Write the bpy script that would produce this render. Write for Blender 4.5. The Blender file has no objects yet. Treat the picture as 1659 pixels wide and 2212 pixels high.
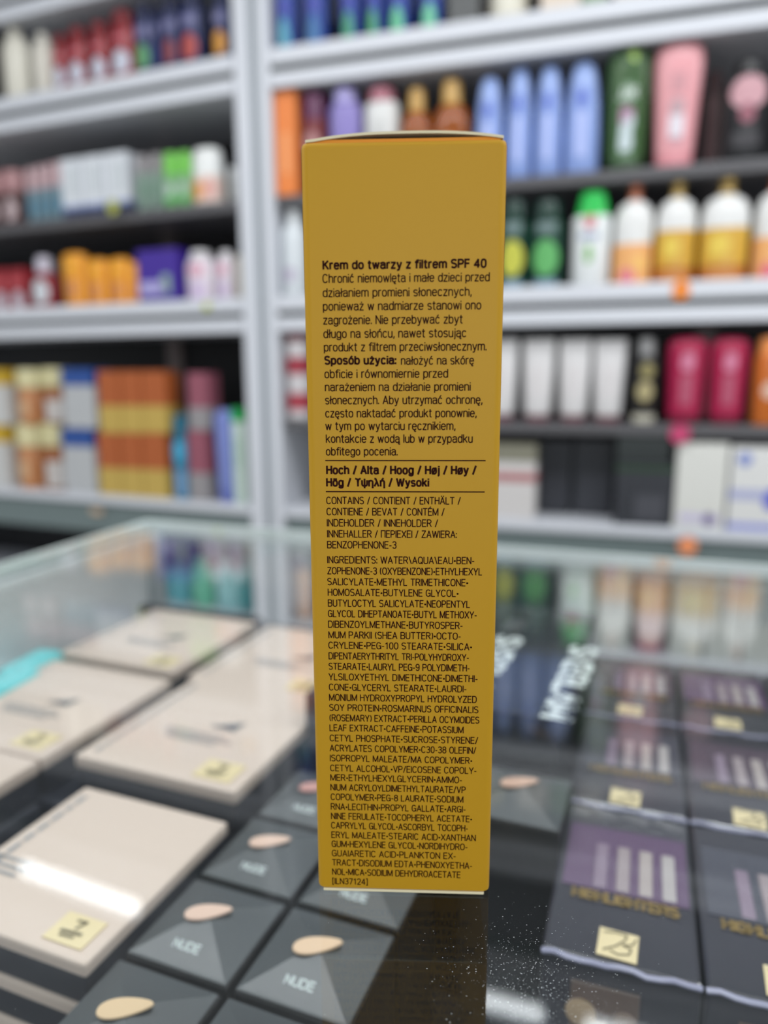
import bpy, bmesh, math, random
from mathutils import Vector, Matrix
random.seed(7)
COL = bpy.context.scene.collection
S = bpy.context.scene
rad = math.radians

# ---------------------------------------------------------------- camera, light, exposure
cam_data = bpy.data.cameras.new('camera')
cam_data.sensor_fit = 'VERTICAL'; cam_data.sensor_height = 36.0; cam_data.sensor_width = 27.0
cam_data.lens = 26.0; cam_data.clip_start = .01; cam_data.clip_end = 50
cam_data.dof.use_dof = True; cam_data.dof.focus_distance = .146; cam_data.dof.aperture_fstop = 7.4
cam = bpy.data.objects.new('camera', cam_data); COL.objects.link(cam)
cam.matrix_world = Matrix.Translation((0, 0, .10992)) @ Matrix.Rotation(math.pi/2-.187989, 4, 'X') @ Matrix.Rotation(-.004987, 4, 'Z')
S.camera = cam
S.view_settings.view_transform = 'Standard'; S.view_settings.look = 'None'
S.view_settings.gamma = 1; S.view_settings.use_curve_mapping = False
S.view_settings.exposure = -0.12
TUBE_POWER = 12.5          # the shop's lit tubes
world = bpy.data.worlds.new('shop_surroundings'); S.world = world; world.use_nodes = True
world.node_tree.nodes['Background'].inputs[0].default_value = (.92, .96, 1, 1)
world.node_tree.nodes['Background'].inputs[1].default_value = .5

for lx, ly, e in ((-.62, 1.12, 2), (.58, .82, 2), (-.55, .45, 11), (.6, .42, 12), (2.0, .25, 16), (-2.0, .35, 14), (.1, -1.1, 2)):  # unseen overhead area lights, added to brighten shelves, counter and carton edges
    ld = bpy.data.lights.new('overhead_fill', 'AREA'); ld.shape = 'RECTANGLE'; ld.size = 1.1; ld.size_y = .16; ld.energy = e; ld.color = (.96, .98, 1)
    lo = bpy.data.objects.new('overhead_fill', ld); COL.objects.link(lo); lo.location = (lx, ly, 1.34); lo.rotation_euler = (0, 0, rad(-18))
ld = bpy.data.lights.new('front_fill', 'AREA'); ld.shape = 'RECTANGLE'; ld.size = 2.6; ld.size_y = 1.0; ld.energy = 26; ld.color = (.95, .98, 1)  # unseen fill light behind the camera, added to brighten front faces
lo = bpy.data.objects.new('front_fill', ld); COL.objects.link(lo); lo.location = (.2, -2.4, .55); lo.rotation_euler = (rad(90), 0, 0)
FLOOR_Z, CEIL_Z = -.95, 1.37

# ---------------------------------------------------------------- materials
def lin(c):
    f = lambda v: v/12.92 if v <= .04045 else ((v+.055)/1.055)**2.4
    return tuple(f(v/255) for v in c)+(1,)
_mats = {}
def mat(c, rough=.45, metal=0., coat=0., spec=.5, grain=.04, scale=90, name=None):
    key = (tuple(c), rough, metal, coat, spec, grain)
    if key in _mats: return _mats[key]
    m = bpy.data.materials.new(name or 'surface_%d_%d_%d' % tuple(c)); m.use_nodes = True
    nt = m.node_tree; b = nt.nodes['Principled BSDF']
    b.inputs['Base Color'].default_value = lin(c); b.inputs['Metallic'].default_value = metal
    b.inputs['Coat Weight'].default_value = coat; b.inputs['Coat Roughness'].default_value = .12
    b.inputs['Specular IOR Level'].default_value = spec
    tc = nt.nodes.new('ShaderNodeTexCoord'); nz = nt.nodes.new('ShaderNodeTexNoise'); mr = nt.nodes.new('ShaderNodeMapRange')
    nz.inputs['Scale'].default_value = scale
    nt.links.new(tc.outputs['Object'], nz.inputs['Vector']); nt.links.new(nz.outputs['Fac'], mr.inputs['Value'])
    mr.inputs['To Min'].default_value = max(0, rough-grain); mr.inputs['To Max'].default_value = min(1, rough+grain)
    nt.links.new(mr.outputs['Result'], b.inputs['Roughness'])
    _mats[key] = m
    return m
def glow(c, power, name):
    m = bpy.data.materials.new(name); m.use_nodes = True; nt = m.node_tree; nt.nodes.clear()
    e = nt.nodes.new('ShaderNodeEmission'); e.inputs[0].default_value = lin(c); e.inputs[1].default_value = power
    nt.links.new(e.outputs[0], nt.nodes.new('ShaderNodeOutputMaterial').inputs[0])
    return m
def pane_material(name, tint, haze=0., haze_col=(200, 210, 212), rough=.0):
    """thin sheet glass: clear, mirroring more at grazing angles, with an optional dusty film"""
    m = bpy.data.materials.new(name); m.use_nodes = True; nt = m.node_tree; nt.nodes.clear()
    N, L = nt.nodes.new, nt.links.new
    t = N('ShaderNodeBsdfTransparent'); t.inputs[0].default_value = tint
    g = N('ShaderNodeBsdfGlossy'); g.inputs['Roughness'].default_value = rough
    lw = N('ShaderNodeLayerWeight'); lw.inputs['Blend'].default_value = .5
    pw = N('ShaderNodeMath'); pw.operation = 'POWER'; pw.inputs[1].default_value = 5
    sc = N('ShaderNodeMapRange'); sc.inputs['To Min'].default_value = .04; sc.inputs['To Max'].default_value = 1
    L(lw.outputs['Facing'], pw.inputs[0]); L(pw.outputs[0], sc.inputs['Value'])
    base = t
    if haze:
        d = N('ShaderNodeBsdfDiffuse'); d.inputs[0].default_value = lin(haze_col)
        tc = N('ShaderNodeTexCoord'); nz = N('ShaderNodeTexNoise'); nz.inputs['Scale'].default_value = 14; nz.inputs['Detail'].default_value = 6
        mr = N('ShaderNodeMapRange'); mr.inputs['To Min'].default_value = haze*.6; mr.inputs['To Max'].default_value = haze*1.4
        L(tc.outputs['Object'], nz.inputs['Vector']); L(nz.outputs['Fac'], mr.inputs['Value'])
        mh = N('ShaderNodeMixShader'); L(mr.outputs['Result'], mh.inputs[0]); L(t.outputs[0], mh.inputs[1]); L(d.outputs[0], mh.inputs[2])
        base = mh
    mx = N('ShaderNodeMixShader'); L(sc.outputs['Result'], mx.inputs[0]); L(base.outputs[0], mx.inputs[1]); L(g.outputs[0], mx.inputs[2])
    L(mx.outputs[0], N('ShaderNodeOutputMaterial').inputs[0])
    return m

# ---------------------------------------------------------------- helpers
def thing(name, label, cat, loc=(0, 0, 0), rz=0., group=None, rx=0.):
    o = bpy.data.objects.new(name, None); COL.objects.link(o); o.empty_display_size = .02
    o.location = loc; o.rotation_euler = (rx, 0, rz)
    o['label'] = label; o['category'] = cat
    if group: o['group'] = group
    return o
def obj(name, bm, m, parent=None, smooth=None, label=None):
    me = bpy.data.meshes.new(name)
    bmesh.ops.recalc_face_normals(bm, faces=bm.faces[:]) if smooth != 'keep' else None
    bm.to_mesh(me); bm.free()
    if smooth in (True, 'keep_smooth'):
        for p in me.polygons: p.use_smooth = True
        try: me.set_sharp_from_angle(angle=rad(38))
        except Exception: pass
    me.materials.append(m)
    o = bpy.data.objects.new(name, me); COL.objects.link(o)
    if parent: o.parent = parent
    if label: o['label'] = label
    return o
def tag(o, label, cat, group=None):
    o['label'] = label; o['category'] = cat
    if group: o['group'] = group
    return o
def struct(name, bm, m):
    o = obj(name, bm, m); o['kind'] = 'structure'; return o
def box_bm(*boxes, bevel=0., seg=2):
    bm = bmesh.new()
    for x0, x1, y0, y1, z0, z1 in boxes: add_box(bm, x0, x1, y0, y1, z0, z1, bevel, seg)
    return bm
def add_box(bm, x0, x1, y0, y1, z0, z1, bevel=0., seg=2):
    vs = [bm.verts.new((x, y, z)) for z in (z0, z1) for x, y in ((x0, y0), (x1, y0), (x1, y1), (x0, y1))]
    fs = [bm.faces.new([vs[i] for i in q]) for q in ((3,2,1,0), (4,5,6,7), (0,1,5,4), (1,2,6,5), (2,3,7,6), (3,0,4,7))]
    if bevel:
        es = list({e for f in fs for e in f.edges})
        bmesh.ops.bevel(bm, geom=es, offset=bevel, segments=seg, profile=.5, affect='EDGES')
def ring(hw, hd, z, n=28, e=2., cx=0., cy=0.):
    out = []
    for i in range(n):
        a = 2*math.pi*i/n; c, s = math.cos(a), math.sin(a)
        out.append((cx+hw*math.copysign(abs(c)**(2/e), c), cy+hd*math.copysign(abs(s)**(2/e), s), z))
    return out
def add_loft(bm, rings):
    R = [[bm.verts.new(p) for p in r] for r in rings]
    n = len(R[0])
    for a, b in zip(R, R[1:]):
        for i in range(n): bm.faces.new((a[i], a[(i+1) % n], b[(i+1) % n], b[i]))
    bm.faces.new(R[0][::-1]); bm.faces.new(R[-1])
def loft(prof, n=28, e=2.):
    bm = bmesh.new(); add_loft(bm, [ring(hw, hd, z, n, e) for z, hw, hd in prof]); return bm
def add_tube(bm, pts, r, n=8):
    P = [Vector(p) for p in pts]; R = []
    for i, p in enumerate(P):
        t = (P[min(i+1, len(P)-1)]-P[max(i-1, 0)]).normalized()
        u = t.orthogonal().normalized() if i == 0 else (R_u-t*R_u.dot(t)).normalized()
        R_u = u; v = t.cross(u)
        R.append([bm.verts.new(p+(u*math.cos(a)+v*math.sin(a))*r) for a in (2*math.pi*k/n for k in range(n))])
    for a, b in zip(R, R[1:]):
        for i in range(n): bm.faces.new((a[i], a[(i+1) % n], b[(i+1) % n], b[i]))
    bm.faces.new(R[0][::-1]); bm.faces.new(R[-1])


def tile_material():
    m = bpy.data.materials.new('floor_tiles'); m.use_nodes = True; nt = m.node_tree; b = nt.nodes['Principled BSDF']
    t = nt.nodes.new('ShaderNodeTexBrick'); t.offset = 0; t.inputs['Scale'].default_value = 2.5; t.inputs['Mortar Size'].default_value = .01
    t.inputs['Color1'].default_value = lin((206, 204, 198)); t.inputs['Color2'].default_value = lin((212, 209, 203)); t.inputs['Mortar'].default_value = lin((90, 88, 86))
    t.inputs['Brick Width'].default_value = 1; t.inputs['Row Height'].default_value = 1
    tc = nt.nodes.new('ShaderNodeTexCoord'); nt.links.new(tc.outputs['Object'], t.inputs['Vector']); nt.links.new(t.outputs['Color'], b.inputs['Base Color']); b.inputs['Roughness'].default_value = .35
    return m
struct('floor', box_bm((-3, 3, -2.5, 2.72, FLOOR_Z-.05, FLOOR_Z-.0005)), tile_material())
struct('ceiling', box_bm((-3, 3, -2.5, 2.72, CEIL_Z+.0005, CEIL_Z+.05)), mat((222, 224, 226), .8))
struct('wall_back', box_bm((-3, 3, 2.66, 2.72, FLOOR_Z, CEIL_Z)), mat((150, 150, 152), .8))
# ---------------------------------------------------------------- lettering
# A condensed stroke alphabet: every glyph is a list of centre lines (cap height 1),
# swept to a band of even weight.
def _arc(x0, x1, y0, y1, a0, a1, n=10, e=2.5):
    cx, cy, rx, ry = (x0+x1)/2, (y0+y1)/2, (x1-x0)/2, (y1-y0)/2
    out = []
    for i in range(n+1):
        a = math.radians(a0+(a1-a0)*i/n); c, s = math.cos(a), math.sin(a)
        out.append((cx+rx*math.copysign(abs(c)**(2/e), c), cy+ry*math.copysign(abs(s)**(2/e), s)))
    return out
def _bowl(x0, x1, y0, y1, r=.2):
    return [(x0, y1)] + _arc(x1-2*r, x1, y0, y1, 90, -90, 10, 2.3) + [(x0, y0)]
XH = .73
def _glyphs():
    G = {}
    O = lambda w, y0=0, y1=1, a0=90, a1=450: _arc(0, w, y0, y1, a0, a1, 18)
    G['A'] = .46, [[(0,0),(.23,1),(.46,0)], [(.09,.32),(.37,.32)]]
    G['B'] = .42, [[(0,0),(0,1)], _bowl(0,.4,.53,1,.17), _bowl(0,.42,0,.53,.18)]
    G['C'] = .44, [_arc(0,.44,0,1,38,322,16)]
    G['D'] = .44, [[(0,0),(0,1)], _bowl(0,.44,0,1,.22)]
    G['E'] = .36, [[(.36,1),(0,1),(0,0),(.36,0)], [(0,.53),(.33,.53)]]
    G['F'] = .34, [[(.34,1),(0,1),(0,0)], [(0,.52),(.31,.52)]]
    G['G'] = .45, [_arc(0,.44,0,1,38,335,16), [(.24,.48),(.44,.48),(.44,0)]]
    G['H'] = .42, [[(0,0),(0,1)], [(.42,0),(.42,1)], [(0,.53),(.42,.53)]]
    G['I'] = .0, [[(0,0),(0,1)]]
    G['J'] = .3, [[(.3,1),(.3,.25)] + _arc(0,.3,0,.5,0,-170,8)]
    G['K'] = .42, [[(0,0),(0,1)], [(.4,1),(.01,.42)], [(.14,.6),(.42,0)]]
    G['L'] = .33, [[(0,1),(0,0),(.33,0)]]
    G['M'] = .54, [[(0,0),(0,1),(.27,.05),(.54,1),(.54,0)]]
    G['N'] = .43, [[(0,0),(0,1),(.43,0),(.43,1)]]
    G['O'] = .46, [O(.46)]
    G['P'] = .4, [[(0,0),(0,1)], _bowl(0,.4,.46,1,.19)]
    G['Q'] = .46, [O(.46), [(.28,.22),(.47,-.04)]]
    G['R'] = .42, [[(0,0),(0,1)], _bowl(0,.4,.5,1,.18), [(.22,.5),(.42,0)]]
    G['S'] = .4, [_arc(0,.4,.53,1,35,230,11,2.2) + [(.2,.53)] + _arc(0,.4,0,.5,55,-145,11,2.2)]
    G['T'] = .42, [[(0,1),(.42,1)], [(.21,1),(.21,0)]]
    G['U'] = .42, [[(0,1),(0,.3)] + _arc(0,.42,0,.6,180,360,10) + [(.42,1)]]
    G['V'] = .44, [[(0,1),(.22,0),(.44,1)]]
    G['W'] = .66, [[(0,1),(.165,0),(.33,.95),(.495,0),(.66,1)]]
    G['X'] = .44, [[(0,1),(.44,0)], [(.44,1),(0,0)]]
    G['Y'] = .44, [[(0,1),(.22,.42),(.44,1)], [(.22,.42),(.22,0)]]
    G['Z'] = .4, [[(.01,1),(.4,1),(0,0),(.4,0)]]
    o = lambda a0=90, a1=450: _arc(0,.36,0,XH,a0,a1,16)
    G['a'] = .36, [_arc(0,.34,.38,XH,165,0,9)+[(.34,.1),(.38,0)], [(.34,.42)]+_arc(0,.34,0,.44,80,280,9)+[(.34,.14)]]
    G['b'] = .36, [[(0,0),(0,1)], o()]
    G['c'] = .34, [_arc(0,.35,0,XH,42,318,14)]
    G['d'] = .36, [[(.36,0),(.36,1)], o()]
    G['e'] = .36, [[(0,.39),(.36,.39)]+_arc(0,.36,0,XH,4,322,16)]
    G['f'] = .2, [[(.24,.99)]+_arc(.08,.36,.7,.99,105,180,5)+[(.08,0)], [(-.03,XH),(.22,XH)]]
    G['g'] = .36, [o(), [(.36,XH),(.36,-.05)]+_arc(0,.36,-.25,.2,0,-160,8)]
    G['h'] = .34, [[(0,0),(0,1)], [(0,.45)]+_arc(0,.34,.2,XH,165,0,9)+[(.34,0)]]
    G['i'] = 0, [[(0,0),(0,XH-.03)], [(0,.93),(0,.985)]]
    G['j'] = .06, [[(.06,XH),(.06,-.12)]+_arc(-.1,.06,-.25,-.02,0,-80,4), [(.06,.93),(.06,.985)]]
    G['k'] = .34, [[(0,0),(0,1)], [(.32,XH),(.01,.3)], [(.12,.44),(.34,0)]]
    G['l'] = 0, [[(0,0),(0,1)]]
    G['m'] = .58, [[(0,0),(0,XH)], [(0,.45)]+_arc(0,.29,.25,XH,165,0,8)+[(.29,0)], [(.29,.45)]+_arc(.29,.58,.25,XH,165,0,8)+[(.58,0)]]
    G['n'] = .34, [[(0,0),(0,XH)], [(0,.45)]+_arc(0,.34,.2,XH,165,0,9)+[(.34,0)]]
    G['o'] = .36, [o()]
    G['p'] = .36, [[(0,-.25),(0,XH)], o()]
    G['r'] = .19, [[(0,0),(0,XH)], [(0,.42)]+_arc(0,.36,.3,XH,165,85,5)]
    G['s'] = .32, [_arc(0,.32,.38,XH,35,235,9,2.2)+[(.16,.38)]+_arc(0,.32,0,.36,55,-145,9,2.2)]
    G['t'] = .2, [[(.08,.95),(.08,.12)]+_arc(.08,.3,0,.24,180,275,5), [(-.02,XH),(.2,XH)]]
    G['u'] = .34, [[(0,XH),(0,.25)]+_arc(0,.34,0,.53,180,345,9), [(.34,XH),(.34,0)]]
    G['v'] = .34, [[(0,XH),(.17,0),(.34,XH)]]
    G['w'] = .52, [[(0,XH),(.13,0),(.26,XH-.03),(.39,0),(.52,XH)]]
    G['x'] = .34, [[(0,XH),(.34,0)], [(.34,XH),(0,0)]]
    G['y'] = .35, [[(0,XH),(.18,0)], [(.35,XH),(.14,-.2),(.02,-.25)]]
    G['z'] = .31, [[(0,XH),(.31,XH),(0,0),(.31,0)]]
    G['0'] = .38, [_arc(0,.38,0,1,90,450,18)]
    G['1'] = .3, [[(.04,.8),(.2,1),(.2,0)]]
    G['2'] = .37, [_arc(0,.37,.45,1,165,-25,10)+[(0,0),(.37,0)]]
    G['3'] = .37, [_arc(0,.36,.53,1,150,-90,9,2.2)[:-1]+[(.15,.53)], [(.15,.53)]+_arc(0,.37,0,.53,90,-150,10,2.2)]
    G['4'] = .4, [[(.3,0),(.3,1),(0,.28),(.4,.28)]]
    G['5'] = .37, [[(.34,1),(.06,1),(.02,.5)]+_arc(0,.37,0,.62,130,-145,10,2.2)]
    G['7'] = .37, [[(0,1),(.37,1),(.13,0)]]
    G['8'] = .38, [_arc(.02,.36,.54,1,90,450,14,2.2), _arc(0,.38,0,.54,90,450,14,2.2)]
    G['9'] = .37, [_arc(0,.37,.42,1,0,360,14,2.3), [(.37,.7),(.37,.45)]+_arc(0,.37,0,.9,0,-140,8)]
    G['.'] = .0, [[(0,0),(0,.1)]]
    G[','] = .03, [[(.04,.1),(.0,-.15)]]
    G[':'] = .0, [[(0,0),(0,.12)], [(0,.55),(0,.67)]]
    G['/'] = .24, [[(0,-.04),(.24,1.02)]]
    G['\\'] = .24, [[(0,1.02),(.24,-.04)]]
    G['-'] = .18, [[(0,.38),(.18,.38)]]
    G['('] = .12, [_arc(0,.4,-.12,1.08,125,235,8,2)]
    G[')'] = .12, [_arc(-.28,.12,-.12,1.08,55,-55,8,2)]
    G['['] = .13, [[(.13,1.05),(0,1.05),(0,-.12),(.13,-.12)]]
    G[']'] = .13, [[(0,1.05),(.13,1.05),(.13,-.12),(0,-.12)]]
    G['•'] = .15, [[(.0,.42),(.15,.42)], [(.075,.33),(.075,.51)], [(.02,.36),(.13,.48)], [(.02,.48),(.13,.36)]]
    def acute(x, y): return [(x-.04, y), (x+.07, y+.17)]
    for ch, b in (('ć','c'),('ń','n'),('ó','o'),('ś','s'),('ź','z')):
        w, s = G[b]; G[ch] = w, s+[acute(w/2, .85)]
    w, s = G['E']; G['É'] = w, s+[acute(w/2, 1.09)]
    w, s = G['z']; G['ż'] = w, s+[[(w/2,.92),(w/2,.98)]]
    w, s = G['e']; G['ę'] = w, s+[[(.26,0),(.19,-.14),(.23,-.22),(.32,-.21)]]
    w, s = G['a']; G['ą'] = w, s+[[(.36,0),(.29,-.14),(.33,-.22),(.42,-.21)]]
    G['ł'] = .06, [[(.03,0),(.03,1)], [(-.08,.42),(.14,.62)]]
    w, s = G['o']; G['ö'] = w, s+[[(.09,.87),(.09,.99)],[(.27,.87),(.27,.99)]]; G['ø'] = w, s+[[(.02,-.03),(.34,.77)]]
    w, s = G['A']; G['Ä'] = w, s+[[(.12,1.1),(.12,1.22)],[(.34,1.1),(.34,1.22)]]
    G['Υ'] = .44, [[(.02,1),(.2,.9),(.24,.5),(.24,0)], [(.24,.5),(.3,.9),(.46,1)]]
    G['ψ'] = .48, [[(0,XH),(.0,.3)]+_arc(0,.48,0,.6,180,360,10)+[(.48,XH)], [(.24,.95),(.24,-.25)]]
    G['η'] = .34, [[(0,0),(0,XH)], [(0,.45)]+_arc(0,.34,.2,XH,165,0,9)+[(.34,-.25)]]
    G['ή'] = .34, G['η'][1]+[acute(.17,.87)]
    G['λ'] = .38, [[(.02,1),(.1,.97),(.36,.0)], [(.2,.6),(0,0)]]
    G['Π'] = .42, [[(0,0),(0,1),(.42,1),(.42,0)]]
    for g, l in (('Ε','E'),('Ρ','P'),('Ι','I'),('Χ','X')): G[g] = G[l]
    return G
GLYPH = _glyphs()
def text_strokes(text, gap=.15, space=.22):
    """centre lines of a whole line of text, and its width, in cap heights"""
    x, out, last = 0., [], 0.
    for ch in text:
        if ch == ' ': x += space; continue
        w, st = GLYPH[ch]
        out += [[(px+x, py) for px, py in s] for s in st]
        last = x+w; x += w+gap
    return out, last
def stroke_faces(bm, pts, hw, put):
    """sweep a centre line (already in real units) to a flat band of half width hw"""
    for i in range(1, len(pts)-1):                       # a sharp corner starts a new band
        a = Vector(pts[i])-Vector(pts[i-1]); b = Vector(pts[i+1])-Vector(pts[i])
        if a.length > hw and b.length > hw and a.normalized().dot(b.normalized()) < -.1:
            stroke_faces(bm, pts[:i+1], hw, put); stroke_faces(bm, pts[i:], hw, put); return
    P = [Vector(p) for p in pts]
    P = [p for i, p in enumerate(P) if i == 0 or (p-P[i-1]).length > hw*.05]
    if len(P) < 2: return
    closed = (P[0]-P[-1]).length < hw*.3 and len(P) > 4
    L, R = [], []
    n = len(P)
    for i in range(n):
        a = P[i]-P[i-1] if i else (P[0]-P[-2] if closed else P[1]-P[0])
        b = P[i+1]-P[i] if i < n-1 else (P[1]-P[0] if closed else P[-1]-P[-2])
        a = a.normalized(); b = b.normalized()
        na, nb = Vector((-a.y, a.x)), Vector((-b.y, b.x))
        m = na+nb
        if m.length < 1e-4: m = na
        m.normalize(); k = hw/max(m.dot(na), .5)
        p = P[i]
        if not closed and i == 0: p = p-b*hw*.55
        if not closed and i == n-1: p = p+a*hw*.55
        L.append(bm.verts.new(put(p+m*k))); R.append(bm.verts.new(put(p-m*k)))
    for i in range(n-1): bm.faces.new((L[i], R[i], R[i+1], L[i+1]))
def write(bm, text, x0, x1, base, cap, weight, put, gap=.15, space=.22):
    """set one line between x0 and x1 on a surface; put(Vector2) gives the 3-D point"""
    st, w = text_strokes(text, gap, space)
    hw = weight*cap/2
    sx = (x1-x0-2*hw)/w if w else cap
    for s in st: stroke_faces(bm, [(x0+hw+px*sx, base+hw*.9+py*(cap-1.8*hw)) for px, py in s], hw, put)

# ---------------------------------------------------------------- goods for the shelves
def interp(prof, z):
    for (z0, w0, d0), (z1, w1, d1) in zip(prof, prof[1:]):
        if z <= z1 and z1 > z0:
            t = max(0, (z-z0)/(z1-z0)); return w0+(w1-w0)*t, d0+(d1-d0)*t
    return prof[-1][1:]
def decal(surf, shape, xc, zc, w, h):
    """a printed patch lying on a front surface; surf(x, z) is the depth of that surface"""
    bm = bmesh.new(); put = lambda x, z: bm.verts.new((x, surf(x, z)-.0006, z))
    if shape in ('disc', 'drop'):
        rows = []
        for r in (0.02, .35, .7, 1):
            row = []
            for i in range(20):
                a = 2*math.pi*i/20; x, z = math.cos(a)*r, math.sin(a)*r
                if shape == 'drop': x *= .75+.3*(.5-z*.5)
                row.append(put(xc+x*w/2, zc+z*h/2))
            rows.append(row)
        bm.faces.new(rows[0])
        for a, b in zip(rows, rows[1:]):
            for i in range(20): bm.faces.new((a[i], a[(i+1) % 20], b[(i+1) % 20], b[i]))
    else:
        nx, nz = 8, 4
        g = [[put(xc+(i/nx-.5)*w, zc+(j/nz-.5)*h) for i in range(nx+1)] for j in range(nz+1)]
        for j in range(nz):
            for i in range(nx): bm.faces.new((g[j][i], g[j][i+1], g[j+1][i+1], g[j+1][i]))
    return bm
PNAME = {'rect': 'label', 'disc': 'emblem', 'drop': 'emblem', 'line': 'printed_line', 'text': 'lettering'}
def patches(root, surf, w, h, plist, prof=None):
    for shape, xc, zc, pw, ph, col, *rest in plist:
        if shape == 'wrap':                             # printed sleeve round the whole body, from xc to zc of the height
            zs = sorted({xc*h+.0004, zc*h} | {p[0] for p in prof if xc*h < p[0] < zc*h})
            bm = bmesh.new(); R = [[bm.verts.new(p) for p in ring(*[k*1.006+.0003 for k in interp(prof, z)], z, 28, 2.2)] for z in zs]
            for a, b in zip(R, R[1:]):
                for i in range(28): bm.faces.new((a[i], a[(i+1) % 28], b[(i+1) % 28], b[i]))
            obj('printed_sleeve', bm, mat(col, .35), root, smooth=True); continue
        if shape == 'text':
            bm = bmesh.new(); x0, x1 = (xc-pw/2)*w, (xc+pw/2)*w
            write(bm, rest[0], x0, x1, (zc-ph/2)*h, ph*h, .2, lambda p: Vector((p.x, surf(p.x, p.y)-.0012, p.y)))
        else: bm = decal(surf, shape, xc*w, zc*h, pw*w, ph*h)
        obj(PNAME[shape], bm, mat(col, .5), root, smooth=True)
def carton(root, w, h, d, c, opt):
    obj('body', box_bm((-w/2, w/2, -d/2, d/2, 0, h), bevel=min(.0015, w*.03)), mat(c[0], opt.get('rough', .42)), root)
    for z0, z1, col in opt.get('bands', ()):
        obj('printed_band', box_bm((-w/2-.0004, w/2+.0004, -d/2-.0004, d/2+.0004, z0*h, z1*h)), mat(col, .42), root)
    if 'lid' in opt:
        f, col = opt['lid']; e = .0012
        obj('lid', box_bm((-w/2-e, w/2+e, -d/2-e, d/2+e, h*(1-f), h+.001), bevel=.001), mat(col, .42), root)
    return lambda x, z: -d/2-(.0018 if 'lid' in opt and z > h*(1-opt['lid'][0]) else 0.0004)
def flask(root, w, h, d, c, opt):
    cf, cw, sh = opt.get('cap', .16), opt.get('capw', .5), opt.get('sh', .1)
    hw, hd = w/2, d/2; bt = h*(1-cf)
    prof = [(0, hw*.9, hd*.9), (h*.02, hw*.98, hd*.98)]
    if 'waist' in opt: prof += [(bt*.45, hw*opt['waist'], hd*opt['waist'])]
    prof += [(bt-h*sh, hw, hd)]
    for k in range(1, 6):
        a = k/5*math.pi/2; f = cw+(1-cw)*math.cos(a)
        prof.append((bt-h*sh+h*sh*math.sin(a)*.98, hw*f, hd*max(f, cw)))
    obj('body', loft(prof, e=opt.get('e', 2.3)), mat(c[0], opt.get('rough', .3)), root, smooth=True)
    cwid = hw*cw*opt.get('capk', 1.02); cdep = hd*max(cw, .4) if opt.get('flatcap') else min(hd*.98, cwid)
    cp = [(bt-h*.004, cwid, cdep), (bt+h*cf*.75, cwid*opt.get('captop', .97), cdep*opt.get('captop', .97)), (bt+h*cf*.95, cwid*.88*opt.get('captop', .97), cdep*.85), (h, cwid*.6, cdep*.6)]
    obj('cap', loft(cp, e=2.2), mat(c[1], .3), root, smooth=True)
    return lambda x, z: -interp(prof, z)[1]*math.sqrt(max(.02, 1-(min(abs(x), interp(prof, z)[0]*.99)/interp(prof, z)[0])**opt.get('e', 2.3)))**(2/opt.get('e', 2.3))
def lotion(root, w, h, d, c, opt):                     # tapering bottle whose cap carries on the taper
    hw, hd = w/2, d/2
    f = [(0, .93), (.02, 1), (.35, .99), (.6, .93), (.78, .8)]
    prof = [(a*h, hw*k, hd*k) for a, k in f]
    obj('body', loft(prof, e=2.4), mat(c[0], .3), root, smooth=True)
    cp = [(.781*h, hw*.8, hd*.8), (.86*h, hw*.72, hd*.74), (.94*h, hw*.6, hd*.62), (.985*h, hw*.48, hd*.46), (h, hw*.3, hd*.28)]
    obj('cap', loft(cp, e=2.4), mat(c[1], .3), root, smooth=True)
    allp = prof+cp
    return lambda x, z: -interp(allp, z)[1]*math.sqrt(max(.02, 1-min(.98, abs(x)/interp(allp, z)[0])**2))
def upended(root, w, h, d, c, opt):                    # stands on its cap, widest at the top
    hw, hd = w/2, d/2; cf = opt.get('cap', .12); b = opt.get('foot', .78)
    prof = [(h*cf, hw*b, hd*b), (h*.5, hw*(b+1)/2, hd*(b+1)/2), (h*.86, hw, hd), (h*.93, hw*.97, hd*.95), (h*.975, hw*.82, hd*.8), (h, hw*.45, hd*.45)]
    obj('body', loft(prof, e=2.4), mat(c[0], .28), root, smooth=True)
    cp = [(0, hw*b*.93, hd*b*.93), (h*.015, hw*b*.97, hd*b*.97), (h*cf-.0005, hw*b*.98, hd*b*.98)]
    obj('cap', loft(cp, e=2.4), mat(c[1], .3), root, smooth=True)
    return lambda x, z: -interp(prof, z)[1]*math.sqrt(max(.02, 1-min(.98, abs(x)/interp(prof, z)[0])**2))
def tube(root, w, h, d, c, opt):                       # squeeze tube on its cap, crimped flat at the top
    hw, hd = w/2, d/2; cf = opt.get('cap', .14)
    prof = [(h*cf, hw*.8, hd*.9), (h*(cf+.03), hw*.86, hd), (h*.6, hw*.95, hd*.62), (h*.9, hw, hd*.16), (h, hw, hd*.08)]
    obj('body', loft(prof, e=2.), mat(c[0], .32), root, smooth=True)
    cp = [(0, hw*.78, hd*.86), (h*.01, hw*.8, hd*.9), (h*cf-.0005, hw*.8, hd*.9)]
    obj('cap', loft(cp), mat(c[1], .3), root, smooth=True)
    return lambda x, z: -interp(prof, z)[1]*math.sqrt(max(.02, 1-min(.98, abs(x)/interp(prof, z)[0])**2))
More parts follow.
